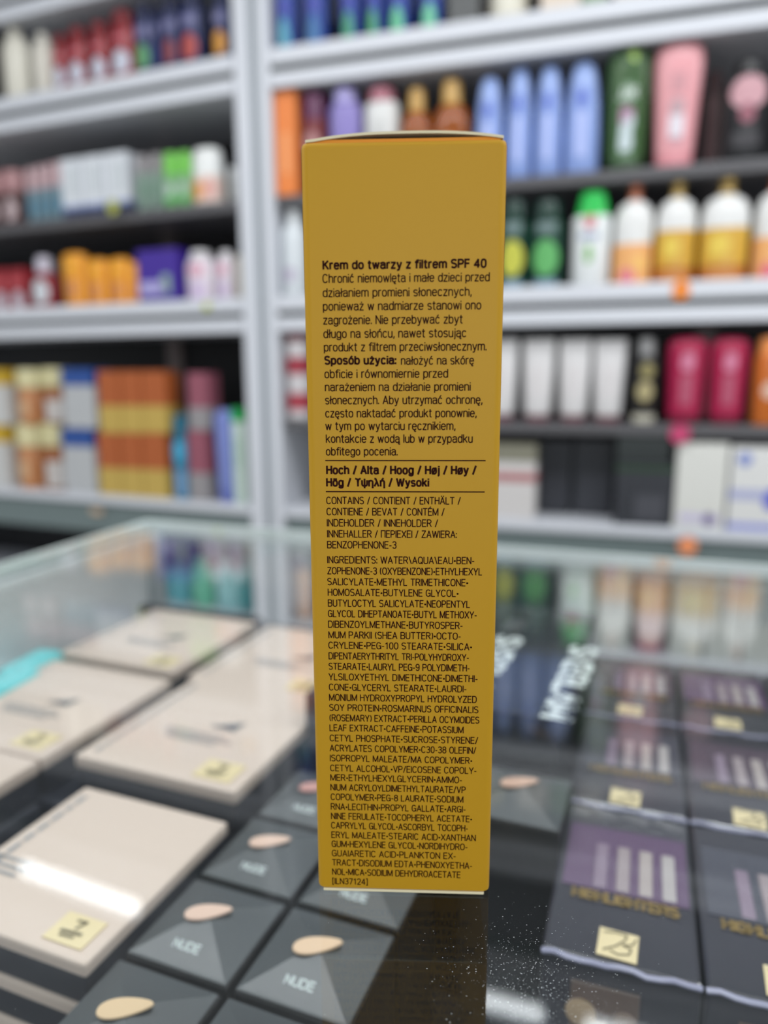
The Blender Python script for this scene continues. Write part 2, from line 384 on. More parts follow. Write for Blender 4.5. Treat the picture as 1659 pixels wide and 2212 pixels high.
def pump(root, w, h, d, c, opt):                       # wide shouldered bottle with a pump head
    hw, hd = w/2, d/2
    prof = [(0, hw*.92, hd*.92), (h*.02, hw, hd), (h*.66, hw, hd), (h*.74, hw*.95, hd*.93), (h*.81, hw*.78, hd*.75), (h*.85, hw*.45, hd*.5), (h*.86, hw*.32, hd*.4)]
    obj('body', loft(prof, e=2.2), mat(c[0], .28), root, smooth=True)
    r = hw*.34
    obj('collar', loft([(h*.861, r, r), (h*.9, r, r), (h*.905, r*.6, r*.6)]), mat(c[1], .35), root, smooth=True)
    hd_ = loft([(h*.906, r*.45, r*.45), (h*.94, r*.45, r*.45), (h*.941, r*.95, r*.9), (h*.985, r*.9, r*.85), (h, r*.6, r*.6)])
    add_tube(hd_, [(0, -r*.3, h*.965), (0, -r*1.6, h*.962), (0, -r*2.1, h*.95)], r*.28)
    obj('pump_head', hd_, mat(c[1], .35), root, smooth=True)
    f = lambda x, z: -interp(prof, z)[1]*1.008*math.sqrt(max(.02, 1-min(.98, abs(x)/interp(prof, z)[0])**2.2))-.0003
    f.__dict__['prof'] = prof; return f
def jar(root, w, h, d, c, opt):
    r = w/2; lf = opt.get('lid', .28); b = h*(1-lf)
    prof = [(0, r*.9, r*.9), (h*.05, r*.97, r*.97), (b*.9, r*.97, r*.97), (b, r*.9, r*.9)]
    obj('body', loft(prof), mat(c[0], .3), root, smooth=True)
    obj('lid', loft([(b+.0003, r, r), (h*.95, r, r), (h, r*.92, r*.92)]), mat(c[1], .3), root, smooth=True)
    return lambda x, z: -interp(prof, z)[1]*math.sqrt(max(.02, 1-min(.98, abs(x)/r)**2))
KINDS = dict(carton=carton, flask=flask, lotion=lotion, upended=upended, tube=tube, pump=pump, jar=jar)

# ---------------------------------------------------------------- shelving against the back wall
CORNER = Vector((-.2709, 1.62, 0))          # where the two runs of shelving meet
RUN = {'left': rad(22), 'right': rad(17)}   # each run turns away from the counter by this angle
def on_run(run, s, inset, z):
    t = RUN[run]
    return CORNER + Vector((math.cos(t), -math.sin(t), 0))*s + Vector((math.sin(t), math.cos(t), 0))*inset + Vector((0, 0, z))
WHITE, GREY, DARK, GROOVE = mat((214, 217, 224), .35, name='white_painted_steel'), mat((92, 91, 94), .3, name='grey_shelf'), mat((26, 27, 30), .6, name='dark_back_panel'), mat((20, 27, 27), .5, name='dark_channel')
FASCIA = mat((112, 126, 126), .5, name='plinth_grey')
def shelving(run, s0, s1, label, rails, darks, posts, stickers, bars):
    o = on_run(run, 0, 0, 0); u = thing('shelving_unit', label, 'shelving unit', (o.x, o.y, FLOOR_Z), -RUN[run], 'shelving units along the back of the shop')
    Z = -FLOOR_Z
    D = .34
    for a, b in posts: obj('side_panel', box_bm((a, b, 0, .22 if b > 0 and run == 'left' else D, 0, 1.22+Z), bevel=.002), WHITE, u)
    i0, i1 = (s0+.035, s1-.036) if run == 'left' else (s0+.027, s1-.03)
    obj('back_panel', box_bm((i0, i1, D-.012, D, .06, 1.2+Z)), DARK, u)
    for s in bars: obj('back_upright', box_bm((s-.022, s+.022, D-.03, D-.0125, .06, 1.2+Z), bevel=.002), mat((128, 116, 114), .45), u, label='slotted grey-brown upright')
    for z in rails:                                     # shelf edge: two white rails and the dark channel between
        sh = obj('shelf', box_bm((i0, i1, .004, D-.032, z-.03+Z, z+.012+Z)), WHITE, u)
        obj('front_rail', box_bm((i0, i1, -.004, .0035, z+.006+Z, z+.036+Z), (i0, i1, -.004, .0035, z-.036+Z, z-.008+Z), bevel=.002), WHITE, sh)
        obj('price_channel', box_bm((i0, i1, .001, .0038, z-.008+Z, z+.006+Z)), GROOVE, sh)
    for z in darks: obj('shelf', box_bm((i0, i1, .012, D-.032, z-.012+Z, z+.01+Z), bevel=.003), GREY, u, label='grey shelf board')
    for z, fas in ((-.185, .075), (-.45, .03), (1.2, .02)):
        sh = obj('shelf', box_bm((i0, i1, .0, D-.032, z-.02+Z, z+Z), bevel=.002), WHITE, u)
        obj('fascia', box_bm((i0, i1, .012, .02, z-.021-fas+Z, z-.0205+Z)), FASCIA, sh)
    for shape, s, z, w, h, col in stickers:
        bm = decal(lambda x, zz: -.0045, shape, s, z+Z, w, h); obj('shelf_sticker', bm, mat(col, .5), u, label='small coloured sticker on the shelf edge')
    return u
shelving('left', -1.4, .005, 'left run of white shelving with dark back panel behind the counter', (.70, .23, .93), (.455,), ((-1.4, -1.37), (-.03, .005)), [('disc', -0.355, 0.473, 0.03, 0.03, (176, 180, 70)), ('disc', -0.118, 0.25, 0.02, 0.016, (190, 200, 40)), ('rect', -0.47, -0.226, 0.035, 0.014, (206, 176, 146))], (-.455, -.20))
shelving('right', .025, 1.45, 'right run of white shelving behind the yellow carton', (.70, .23, .93), (.455, .0), ((.025, .05), (1.42, 1.45)), [('drop', 0.841, 0.251, 0.034, 0.036, (240, 140, 50)), ('disc', 0.856, -0.006, 0.036, 0.036, (196, 64, 110)), ('disc', 0.883, -0.216, 0.034, 0.036, (240, 150, 100))], (.44, .92))
struct_post = box_bm((.0075, .0218, .006, .03, 0, 1.22-FLOOR_Z))
p_ = tag(obj('joint_post', struct_post, mat((150, 158, 164), .35)), 'grey upright strip joining the two runs of white shelving', 'post'); p_.location = (CORNER.x, CORNER.y, FLOOR_Z); p_.rotation_euler = (0, 0, -rad(19.5))
def stock(data):
    for kind, name, run, s, inset, z, w, h, d, cols, opt, plist, label, cat, group in data:
        p = on_run(run, s, inset, z+.0005)
        r = thing(name, label, cat, p, -RUN[run]+rad(opt.get('turn', 0)), group)
        surf = KINDS[kind](r, w, h, d, cols, opt)
        patches(r, surf, w, h, plist, getattr(surf, 'prof', None))
stock([
    ('carton', 'carton', 'left', -0.7227, 0.037, 0.712, 0.0676, 0.1782, 0.05, [(60, 58, 55)], {}, [], 'dark carton at the far left of the upper left shelf, beside a cream bottle', 'carton', None),
    ('flask', 'lotion_bottle', 'left', -0.6394, 0.037, 0.712, 0.071, 0.182, 0.05, [(232, 228, 214), (228, 224, 212)], {'cap': 0.1, 'capw': 0.42, 'sh': 0.24}, [], 'taller cream bottle with sloping shoulders at the left end of the upper left shelf', 'bottle', 'cream bottles on the upper left shelf'),
    ('flask', 'lotion_bottle', 'left', -0.5553, 0.0345, 0.712, 0.0564, 0.156, 0.045, [(222, 217, 205), (226, 222, 212)], {'cap': 0.1, 'capw': 0.45, 'sh': 0.2}, [], 'shorter cream bottle between the tall cream one and the red bottles, upper left shelf', 'bottle', 'cream bottles on the upper left shelf'),
    ('flask', 'shampoo_bottle', 'left', -0.4987, 0.0295, 0.712, 0.0376, 0.1414, 0.035, [(150, 30, 40), (120, 20, 30)], {'cap': 0.2, 'capw': 0.8, 'sh': 0.05, 'rough': 0.2}, [('disc', 0, 0.36, 0.78, 0.3, (206, 208, 222)), ('rect', 0, 0.66, 0.6, 0.07, (196, 110, 120))], 'leftmost of four red bottles with pale emblems, upper left shelf', 'bottle', 'red bottles on the upper left shelf'),
    ('flask', 'shampoo_bottle', 'left', -0.448, 0.0295, 0.712, 0.0525, 0.1483, 0.035, [(150, 30, 40), (120, 20, 30)], {'cap': 0.2, 'capw': 0.8, 'sh': 0.05, 'rough': 0.2}, [('disc', 0, 0.36, 0.78, 0.3, (206, 208, 222)), ('rect', 0, 0.66, 0.6, 0.07, (196, 110, 120))], 'second from left of four red bottles with pale emblems, upper left shelf', 'bottle', 'red bottles on the upper left shelf'),
    ('flask', 'shampoo_bottle', 'left', -0.386, 0.0295, 0.712, 0.0486, 0.1495, 0.035, [(150, 30, 40), (120, 20, 30)], {'cap': 0.2, 'capw': 0.8, 'sh': 0.05, 'rough': 0.2}, [('disc', 0, 0.36, 0.78, 0.3, (206, 208, 222)), ('rect', 0, 0.66, 0.6, 0.07, (196, 110, 120))], 'third from left of four red bottles with pale emblems, upper left shelf', 'bottle', 'red bottles on the upper left shelf'),
    ('flask', 'shampoo_bottle', 'left', -0.323, 0.0295, 0.712, 0.0608, 0.1609, 0.035, [(150, 30, 40), (120, 20, 30)], {'cap': 0.2, 'capw': 0.8, 'sh': 0.05, 'rough': 0.2}, [('disc', 0, 0.36, 0.78, 0.3, (206, 208, 222)), ('rect', 0, 0.66, 0.6, 0.07, (196, 110, 120))], 'rightmost of four red bottles with pale emblems, upper left shelf', 'bottle', 'red bottles on the upper left shelf'),
    ('flask', 'shampoo_bottle', 'left', -0.265, 0.032, 0.712, 0.0448, 0.1639, 0.04, [(30, 42, 92), (22, 30, 66)], {'cap': 0.18, 'capw': 0.8, 'sh': 0.05}, [('disc', 0, 0.36, 0.74, 0.3, (96, 160, 110)), ('rect', 0, 0.66, 0.7, 0.12, (120, 120, 160)), ('rect', 0, 0.14, 0.6, 0.07, (66, 96, 180))], 'navy bottle, green emblem, upper left shelf', 'bottle', 'navy bottles on the upper left shelf'),
    ('flask', 'shampoo_bottle', 'left', -0.2306, 0.032, 0.712, 0.0191, 0.1599, 0.04, [(30, 42, 92), (22, 30, 66)], {'cap': 0.18, 'capw': 0.8, 'sh': 0.05}, [('disc', 0, 0.36, 0.74, 0.3, (40, 60, 120)), ('rect', 0, 0.66, 0.7, 0.12, (120, 120, 160)), ('rect', 0, 0.14, 0.6, 0.07, (66, 96, 180))], 'navy bottle, narrow and plain, upper left shelf', 'bottle', 'navy bottles on the upper left shelf'),
    ('flask', 'shampoo_bottle', 'left', -0.1956, 0.032, 0.712, 0.0399, 0.1645, 0.04, [(30, 42, 92), (22, 30, 66)], {'cap': 0.18, 'capw': 0.8, 'sh': 0.05}, [('disc', 0, 0.36, 0.74, 0.3, (140, 70, 80)), ('rect', 0, 0.66, 0.7, 0.12, (120, 120, 160)), ('rect', 0, 0.14, 0.6, 0.07, (66, 96, 180))], 'navy bottle, dull red emblem, third navy one on the upper left shelf', 'bottle', 'navy bottles on the upper left shelf'),
    ('flask', 'shampoo_bottle', 'left', -0.1444, 0.032, 0.712, 0.0538, 0.1677, 0.04, [(30, 42, 92), (22, 30, 66)], {'cap': 0.18, 'capw': 0.8, 'sh': 0.05}, [('disc', 0, 0.36, 0.74, 0.3, (180, 80, 75)), ('rect', 0, 0.66, 0.7, 0.12, (120, 120, 160)), ('rect', 0, 0.14, 0.6, 0.07, (66, 96, 180))], 'navy bottle, bright red emblem, upper left shelf', 'bottle', 'navy bottles on the upper left shelf'),
    ('flask', 'shampoo_bottle', 'left', -0.071, 0.032, 0.712, 0.0388, 0.1568, 0.04, [(30, 42, 92), (22, 30, 66)], {'cap': 0.18, 'capw': 0.8, 'sh': 0.05}, [('disc', 0, 0.36, 0.74, 0.3, (214, 150, 60)), ('rect', 0, 0.66, 0.7, 0.12, (120, 120, 160)), ('rect', 0, 0.14, 0.6, 0.07, (66, 96, 180))], 'navy bottle, orange emblem, upper left shelf', 'bottle', 'navy bottles on the upper left shelf'),
    ('flask', 'shampoo_bottle', 'right', 0.0777, 0.0345, 0.712, 0.0418, 0.1628, 0.045, [(44, 76, 160), (34, 52, 120)], {'cap': 0.18, 'capw': 0.75, 'sh': 0.06}, [('drop', 0, 0.3, 0.6, 0.4, (96, 170, 190)), ('rect', 0, 0.62, 0.7, 0.14, (70, 80, 170)), ('rect', 0, 0.06, 0.6, 0.07, (110, 140, 225))], 'royal blue bottle with teal pattern, right beside the white upright, top right shelf', 'bottle', 'royal blue bottles on the top right shelf'),
    ('flask', 'shampoo_bottle', 'right', 0.1398, 0.0345, 0.712, 0.0467, 0.1573, 0.045, [(44, 76, 160), (34, 52, 120)], {'cap': 0.18, 'capw': 0.75, 'sh': 0.06}, [('drop', 0, 0.3, 0.6, 0.4, (70, 120, 170)), ('rect', 0, 0.62, 0.7, 0.14, (70, 80, 170)), ('rect', 0, 0.06, 0.6, 0.07, (110, 140, 225))], 'royal blue bottle with dull blue pattern, second from the upright, top right shelf', 'bottle', 'royal blue bottles on the top right shelf'),
    ('flask', 'shampoo_bottle', 'right', 0.2118, 0.0345, 0.712, 0.0398, 0.1503, 0.045, [(44, 76, 160), (34, 52, 120)], {'cap': 0.18, 'capw': 0.75, 'sh': 0.06}, [('drop', 0, 0.3, 0.6, 0.4, (80, 160, 120)), ('rect', 0, 0.62, 0.7, 0.14, (70, 80, 170)), ('rect', 0, 0.06, 0.6, 0.07, (110, 140, 225))], 'royal blue bottle with narrow green pattern, third from the upright, top right shelf', 'bottle', 'royal blue bottles on the top right shelf'),
    ('flask', 'shampoo_bottle', 'right', 0.2611, 0.0345, 0.712, 0.0344, 0.1464, 0.045, [(44, 76, 160), (34, 52, 120)], {'cap': 0.18, 'capw': 0.75, 'sh': 0.06}, [('drop', 0, 0.3, 0.6, 0.4, (84, 166, 116)), ('rect', 0, 0.62, 0.7, 0.14, (70, 80, 170)), ('rect', 0, 0.06, 0.6, 0.07, (110, 140, 225))], 'royal blue bottle with green pattern, fourth from the upright, top right shelf', 'bottle', 'royal blue bottles on the top right shelf'),
    ('flask', 'shampoo_bottle', 'right', 0.3095, 0.0345, 0.712, 0.0438, 0.1426, 0.045, [(44, 76, 160), (34, 52, 120)], {'cap': 0.18, 'capw': 0.75, 'sh': 0.06}, [('drop', 0, 0.3, 0.6, 0.4, (110, 200, 150)), ('rect', 0, 0.62, 0.7, 0.14, (70, 80, 170)), ('rect', 0, 0.06, 0.6, 0.07, (110, 140, 225))], 'royal blue bottle with wide pale green pattern, fifth from the upright, top right shelf', 'bottle', 'royal blue bottles on the top right shelf'),
    ('flask', 'shampoo_bottle', 'right', 0.3717, 0.0345, 0.712, 0.0445, 0.1383, 0.045, [(44, 76, 160), (34, 52, 120)], {'cap': 0.18, 'capw': 0.75, 'sh': 0.06}, [('drop', 0, 0.3, 0.6, 0.4, (120, 206, 160)), ('rect', 0, 0.62, 0.7, 0.14, (70, 80, 170)), ('rect', 0, 0.06, 0.6, 0.07, (110, 140, 225))], 'royal blue bottle with pale green pattern, furthest from the upright, top right shelf', 'bottle', 'royal blue bottles on the top right shelf'),
    ('carton', 'carton', 'right', 0.4365, 0.037, 0.712, 0.0565, 0.1407, 0.05, [(88, 90, 90)], {}, [], 'grey carton between the blue bottles and the gold footed jar, top right shelf', 'carton', None),
    ('jar', 'cream_jar', 'right', 0.5148, 0.0475, 0.712, 0.0716, 0.1051, 0.071, [(226, 222, 206), (214, 196, 120)], {'lid': 0.2}, [('rect', 0, 0.12, 0.95, 0.2, (214, 190, 110))], 'white jar with a pale gold foot band on the top right shelf', 'jar', None),
    ('carton', 'carton', 'right', 0.61, 0.037, 0.712, 0.0676, 0.1045, 0.05, [(222, 208, 192)], {}, [], 'beige carton right of the gold footed jar, top right shelf', 'carton', None),
    ('carton', 'carton', 'right', 0.6689, 0.037, 0.712, 0.0397, 0.1033, 0.05, [(120, 150, 110)], {}, [], 'muted green carton right of the beige one, top right shelf', 'carton', None),
    ('carton', 'carton', 'right', 0.7296, 0.037, 0.712, 0.0542, 0.1016, 0.05, [(206, 200, 190)], {}, [], 'off white carton at the right end of the top right shelf', 'carton', None),
    ('jar', 'cream_jar', 'left', -0.7496, 0.0411, 0.465, 0.0584, 0.1229, 0.0582, [(70, 32, 30), (176, 130, 132)], {'lid': 0.4}, [('disc', 0, 0.26, 0.7, 0.44, (190, 170, 172))], 'dark brown pink lidded jar cut by the photo edge, left grey shelf', 'jar', 'brown pink lidded jars'),
    ('jar', 'cream_jar', 'left', -0.6844, 0.0404, 0.465, 0.0569, 0.1219, 0.0568, [(70, 32, 30), (176, 130, 132)], {'lid': 0.4}, [('disc', 0, 0.26, 0.7, 0.44, (190, 170, 172))], 'dark brown jar with a pink lid and pale oval label, left grey shelf', 'jar', 'brown pink lidded jars'),
    ('flask', 'small_bottle', 'left', -0.617, 0.024, 0.465, 0.0276, 0.12, 0.024, [(110, 136, 148), (190, 160, 164)], {'cap': 0.42, 'capw': 0.9, 'sh': 0.03}, [('rect', 0, 0.25, 0.8, 0.2, (84, 128, 150))], 'leftmost of four small blue-grey bottles with pink caps, left grey shelf', 'bottle', 'small pink capped bottles'),
    ('flask', 'small_bottle', 'left', -0.5861, 0.024, 0.465, 0.0272, 0.122, 0.024, [(110, 136, 148), (190, 160, 164)], {'cap': 0.42, 'capw': 0.9, 'sh': 0.03}, [('rect', 0, 0.25, 0.8, 0.2, (84, 128, 150))], 'second from left of four small blue-grey bottles with pink caps, left grey shelf', 'bottle', 'small pink capped bottles'),
    ('flask', 'small_bottle', 'left', -0.5556, 0.024, 0.465, 0.0269, 0.124, 0.024, [(110, 136, 148), (190, 160, 164)], {'cap': 0.42, 'capw': 0.9, 'sh': 0.03}, [('rect', 0, 0.25, 0.8, 0.2, (84, 128, 150))], 'third from left of four small blue-grey bottles with pink caps, left grey shelf', 'bottle', 'small pink capped bottles'),
    ('flask', 'small_bottle', 'left', -0.5262, 0.024, 0.465, 0.0251, 0.1261, 0.024, [(110, 136, 148), (190, 160, 164)], {'cap': 0.42, 'capw': 0.9, 'sh': 0.03}, [('rect', 0, 0.25, 0.8, 0.2, (84, 128, 150))], 'rightmost of four small blue-grey bottles with pink caps, left grey shelf', 'bottle', 'small pink capped bottles'),
    ('carton', 'carton', 'left', -0.4844, 0.032, 0.465, 0.0592, 0.1252, 0.04, [(222, 226, 232)], {'bands': [(0, 0.13, (38, 48, 84)), (0.13, 0.2, (150, 164, 204))]}, [('rect', 0.1, 0.6, 0.5, 0.5, (206, 212, 216))], 'left one of three white cartons with a navy foot band, left grey shelf', 'carton', 'white cartons with navy foot'),
    ('carton', 'carton', 'left', -0.4206, 0.032, 0.465, 0.0589, 0.1255, 0.04, [(222, 226, 232)], {'bands': [(0, 0.13, (38, 48, 84)), (0.13, 0.2, (150, 164, 204))]}, [('rect', 0.1, 0.6, 0.5, 0.5, (206, 212, 216))], 'middle one of three white cartons with a navy foot band, left grey shelf', 'carton', 'white cartons with navy foot'),
    ('carton', 'carton', 'left', -0.3547, 0.032, 0.465, 0.0638, 0.1255, 0.04, [(222, 226, 232)], {'bands': [(0, 0.13, (38, 48, 84)), (0.13, 0.2, (150, 164, 204))]}, [('rect', 0.1, 0.6, 0.5, 0.5, (206, 212, 216))], 'right one of three white cartons with a navy foot band, left grey shelf', 'carton', 'white cartons with navy foot'),
    ('flask', 'small_bottle', 'left', -0.2891, 0.027, 0.465, 0.0341, 0.1147, 0.03, [(134, 156, 144), (150, 146, 148)], {'cap': 0.34, 'capw': 0.85, 'sh': 0.05}, [('rect', 0, 0.34, 0.7, 0.3, (120, 150, 132))], 'left one of two misty grey-green bottles, left grey shelf', 'bottle', 'misty grey-green bottles'),
    ('flask', 'small_bottle', 'left', -0.2524, 0.027, 0.465, 0.0311, 0.1146, 0.03, [(134, 156, 144), (150, 146, 148)], {'cap': 0.34, 'capw': 0.85, 'sh': 0.05}, [('rect', 0, 0.34, 0.7, 0.3, (120, 150, 132))], 'right one of two misty grey-green bottles, left grey shelf', 'bottle', 'misty grey-green bottles'),
    ('flask', 'small_bottle', 'left', -0.2149, 0.029, 0.465, 0.0343, 0.1127, 0.034, [(128, 176, 126), (122, 206, 84)], {'cap': 0.42, 'capw': 0.95, 'sh': 0.03}, [('disc', 0, 0.3, 0.6, 0.3, (190, 214, 196)), ('rect', 0, 0.14, 0.7, 0.12, (90, 190, 90))], 'left one of two bright green capped bottles, left grey shelf', 'bottle', 'green capped bottles'),
    ('flask', 'small_bottle', 'left', -0.1789, 0.029, 0.465, 0.0301, 0.1117, 0.034, [(128, 176, 126), (122, 206, 84)], {'cap': 0.42, 'capw': 0.95, 'sh': 0.03}, [('disc', 0, 0.3, 0.6, 0.3, (190, 214, 196)), ('rect', 0, 0.14, 0.7, 0.12, (90, 190, 90))], 'right one of two bright green capped bottles, left grey shelf', 'bottle', 'green capped bottles'),
    ('flask', 'lotion_bottle', 'left', -0.1265, 0.037, 0.465, 0.0709, 0.113, 0.05, [(232, 214, 204), (238, 240, 238)], {'cap': 0.5, 'capw': 0.97, 'sh': 0.02}, [('disc', -0.2, 0.24, 0.5, 0.36, (236, 172, 110)), ('disc', 0.22, 0.26, 0.44, 0.4, (228, 176, 166))], 'white bottle with orange and pink lower half beside the green capped ones', 'bottle', None),
    ('jar', 'cream_jar', 'left', -0.0796, 0.0601, 0.465, 0.0199, 0.0762, 0.0201, [(206, 208, 206), (220, 222, 222)], {'lid': 0.3}, [], 'small white jar squeezed against the upright, left grey shelf', 'jar', None),
    ('carton', 'carton', 'left', -0.7888, 0.032, 0.242, 0.0446, 0.1224, 0.04, [(150, 34, 44)], {}, [('disc', 0, 0.35, 0.7, 0.42, (196, 186, 196)), ('rect', 0, 0.72, 0.8, 0.16, (186, 76, 82))], 'crimson carton cut by the photo edge, left middle shelf', 'carton', 'crimson cartons on the left middle shelf'),
    ('carton', 'carton', 'left', -0.7368, 0.032, 0.242, 0.0531, 0.1197, 0.04, [(150, 34, 44)], {}, [('disc', 0, 0.35, 0.7, 0.42, (196, 186, 196)), ('rect', 0, 0.72, 0.8, 0.16, (186, 76, 82))], 'crimson carton with a pale emblem, second from the photo edge, left middle shelf', 'carton', 'crimson cartons on the left middle shelf'),
    ('carton', 'carton', 'left', -0.6793, 0.032, 0.242, 0.0519, 0.1189, 0.04, [(150, 34, 44)], {}, [('disc', 0, 0.35, 0.7, 0.42, (196, 186, 196)), ('rect', 0, 0.72, 0.8, 0.16, (186, 76, 82))], 'crimson carton between another crimson one and the red jar, left middle shelf', 'carton', 'crimson cartons on the left middle shelf'),
    ('flask', 'shampoo_bottle', 'left', -0.6085, 0.0345, 0.242, 0.0756, 0.144, 0.045, [(136, 22, 34), (206, 200, 214)], {'cap': 0.26, 'capw': 0.5, 'sh': 0.05}, [('disc', 0, 0.42, 0.66, 0.4, (214, 218, 224))], 'dark red bottle with white cap and round white emblem, left middle shelf', 'bottle', None),
    ('upended', 'sun_lotion', 'left', -0.5086, 0.032, 0.242, 0.071, 0.1464, 0.04, [(238, 160, 44), (244, 190, 120)], {'cap': 0.12, 'foot': 0.92}, [('rect', 0, 0.42, 0.5, 0.3, (214, 140, 90)), ('rect', 0, 0.8, 0.6, 0.1, (250, 184, 60))], 'leftmost of four orange tubes standing together, left middle shelf', 'tube', 'orange tubes on the left middle shelf'),
    ('upended', 'sun_lotion', 'left', -0.4384, 0.032, 0.242, 0.0608, 0.1289, 0.04, [(238, 160, 44), (244, 190, 120)], {'cap': 0.12, 'foot': 0.92}, [('rect', 0, 0.42, 0.5, 0.3, (214, 140, 90)), ('rect', 0, 0.8, 0.6, 0.1, (250, 184, 60))], 'second from left of four orange tubes standing together, left middle shelf', 'tube', 'orange tubes on the left middle shelf'),
    ('upended', 'sun_lotion', 'left', -0.3741, 0.032, 0.242, 0.0592, 0.1272, 0.04, [(238, 160, 44), (244, 190, 120)], {'cap': 0.12, 'foot': 0.92}, [('rect', 0, 0.42, 0.5, 0.3, (214, 140, 90)), ('rect', 0, 0.8, 0.6, 0.1, (250, 184, 60))], 'third from left of four orange tubes standing together, left middle shelf', 'tube', 'orange tubes on the left middle shelf'),
    ('upended', 'sun_lotion', 'left', -0.3282, 0.032, 0.242, 0.0291, 0.1146, 0.04, [(238, 160, 44), (244, 190, 120)], {'cap': 0.12, 'foot': 0.92}, [('rect', 0, 0.42, 0.5, 0.3, (214, 140, 90)), ('rect', 0, 0.8, 0.6, 0.1, (250, 184, 60))], 'rightmost of four orange tubes standing together, left middle shelf', 'tube', 'orange tubes on the left middle shelf'),
    ('carton', 'carton', 'left', -0.2573, 0.042, 0.242, 0.1116, 0.1366, 0.06, [(66, 40, 150)], {}, [('rect', -0.12, 0.4, 0.66, 0.2, (176, 170, 220)), ('rect', 0.2, 0.45, 0.2, 0.3, (150, 180, 160))], 'violet carton with pale lettering between the orange tubes and white bottles', 'carton', None),
    ('flask', 'lotion_bottle', 'left', -0.1543, 0.0345, 0.242, 0.071, 0.1291, 0.045, [(232, 222, 230), (230, 228, 230)], {'cap': 0.1, 'capw': 0.6, 'sh': 0.2}, [('disc', 0, 0.68, 0.6, 0.2, (226, 170, 190)), ('rect', 0, 0.34, 0.6, 0.3, (214, 196, 224))], 'wider white bottle with a pink emblem, left middle shelf', 'bottle', 'white pink marked bottles'),
    ('flask', 'lotion_bottle', 'left', -0.0884, 0.0345, 0.242, 0.0416, 0.1251, 0.045, [(232, 222, 230), (230, 228, 230)], {'cap': 0.1, 'capw': 0.6, 'sh': 0.2}, [('disc', 0, 0.68, 0.6, 0.2, (226, 170, 190)), ('rect', 0, 0.34, 0.6, 0.3, (214, 196, 224))], 'narrower white bottle with a pink emblem, left middle shelf', 'bottle', 'white pink marked bottles'),
    ('carton', 'carton', 'left', -0.0559, 0.045, 0.242, 0.0094, 0.115, 0.03, [(206, 198, 178)], {}, [], 'narrow beige carton touching the upright, left middle shelf', 'carton', None),
    ('carton', 'carton', 'left', -0.8768, 0.042, -0.185, 0.0704, 0.1612, 0.06, [(196, 196, 196)], {'bands': [(0.72, 1.0, (196, 160, 40))]}, [], 'lower gold topped white carton at the photo edge, left bottom shelf', 'carton', 'gold topped cartons'),
    ('carton', 'carton', 'left', -0.8555, 0.042, -0.0226, 0.0689, 0.1425, 0.06, [(196, 196, 196)], {'bands': [(0.72, 1.0, (196, 160, 40))]}, [], 'upper gold topped white carton at the photo edge, left bottom shelf', 'carton', 'gold topped cartons'),
    ('carton', 'carton', 'left', -0.804, 0.042, -0.185, 0.0651, 0.1628, 0.06, [(204, 204, 202)], {'bands': [(0.72, 1.0, (204, 166, 44))]}, [], 'lower gold topped white carton, second from the photo edge, left bottom shelf', 'carton', 'gold topped cartons'),
    ('carton', 'carton', 'left', -0.7842, 0.042, -0.021, 0.0638, 0.1405, 0.06, [(204, 204, 202)], {'bands': [(0.72, 1.0, (204, 166, 44))]}, [], 'upper gold topped white carton, second from the photo edge, left bottom shelf', 'carton', 'gold topped cartons'),
    ('jar', 'cream_jar', 'left', -0.719, 0.0497, -0.185, 0.0761, 0.1645, 0.0755, [(192, 130, 84), (214, 206, 160)], {'bands': [], 'lid': 0.34}, [('rect', -0.1, 0.3, 0.6, 0.3, (210, 170, 130))], 'lower amber jar with a cream lid, left one of the amber pair', 'jar', 'amber jars'),
    ('jar', 'cream_jar', 'left', -0.7002, 0.049, -0.0193, 0.0745, 0.1383, 0.0739, [(192, 130, 84), (214, 206, 160)], {'bands': [], 'lid': 0.34}, [('rect', -0.1, 0.3, 0.6, 0.3, (210, 170, 130))], 'upper amber jar with a cream lid, left one of the amber pair', 'jar', 'amber jars'),
    ('jar', 'cream_jar', 'left', -0.6362, 0.0508, -0.185, 0.0784, 0.1686, 0.0777, [(150, 86, 40), (206, 198, 150)], {'bands': [], 'lid': 0.34}, [('rect', 0.2, 0.24, 0.5, 0.4, (196, 190, 186))], 'lower amber jar with a cream lid, right one of the amber pair', 'jar', 'amber jars'),
    ('jar', 'cream_jar', 'left', -0.6192, 0.0501, -0.0152, 0.0768, 0.1361, 0.0761, [(150, 86, 40), (206, 198, 150)], {'bands': [], 'lid': 0.34}, [('rect', 0.2, 0.24, 0.5, 0.4, (196, 190, 186))], 'upper amber jar with a cream lid, right one of the amber pair', 'jar', 'amber jars'),
    ('carton', 'carton', 'left', -0.5306, 0.042, -0.185, 0.0991, 0.1595, 0.06, [(186, 188, 190)], {'bands': [(0.72, 1.0, (40, 78, 150))]}, [], 'lower white carton with a blue top, left bottom shelf', 'carton', 'blue topped cartons'),
    ('carton', 'carton', 'left', -0.5153, 0.042, -0.0243, 0.0971, 0.1434, 0.06, [(186, 188, 190)], {'bands': [(0.72, 1.0, (40, 78, 150))]}, [], 'upper white carton with a blue top, left bottom shelf', 'carton', 'blue topped cartons'),
    ('carton', 'carton', 'left', -0.4348, 0.037, -0.185, 0.065, 0.1507, 0.05, [(176, 92, 44)], {'bands': [(0, 0.44, (196, 166, 84))]}, [], 'lower orange carton with a yellow foot, left stack of three', 'carton', 'orange and yellow cartons'),
    ('carton', 'carton', 'left', -0.4209, 0.037, -0.0331, 0.0636, 0.1464, 0.05, [(176, 92, 44)], {'bands': [(0, 0.44, (196, 166, 84))]}, [], 'upper orange carton with a yellow foot, left stack of three', 'carton', 'orange and yellow cartons'),
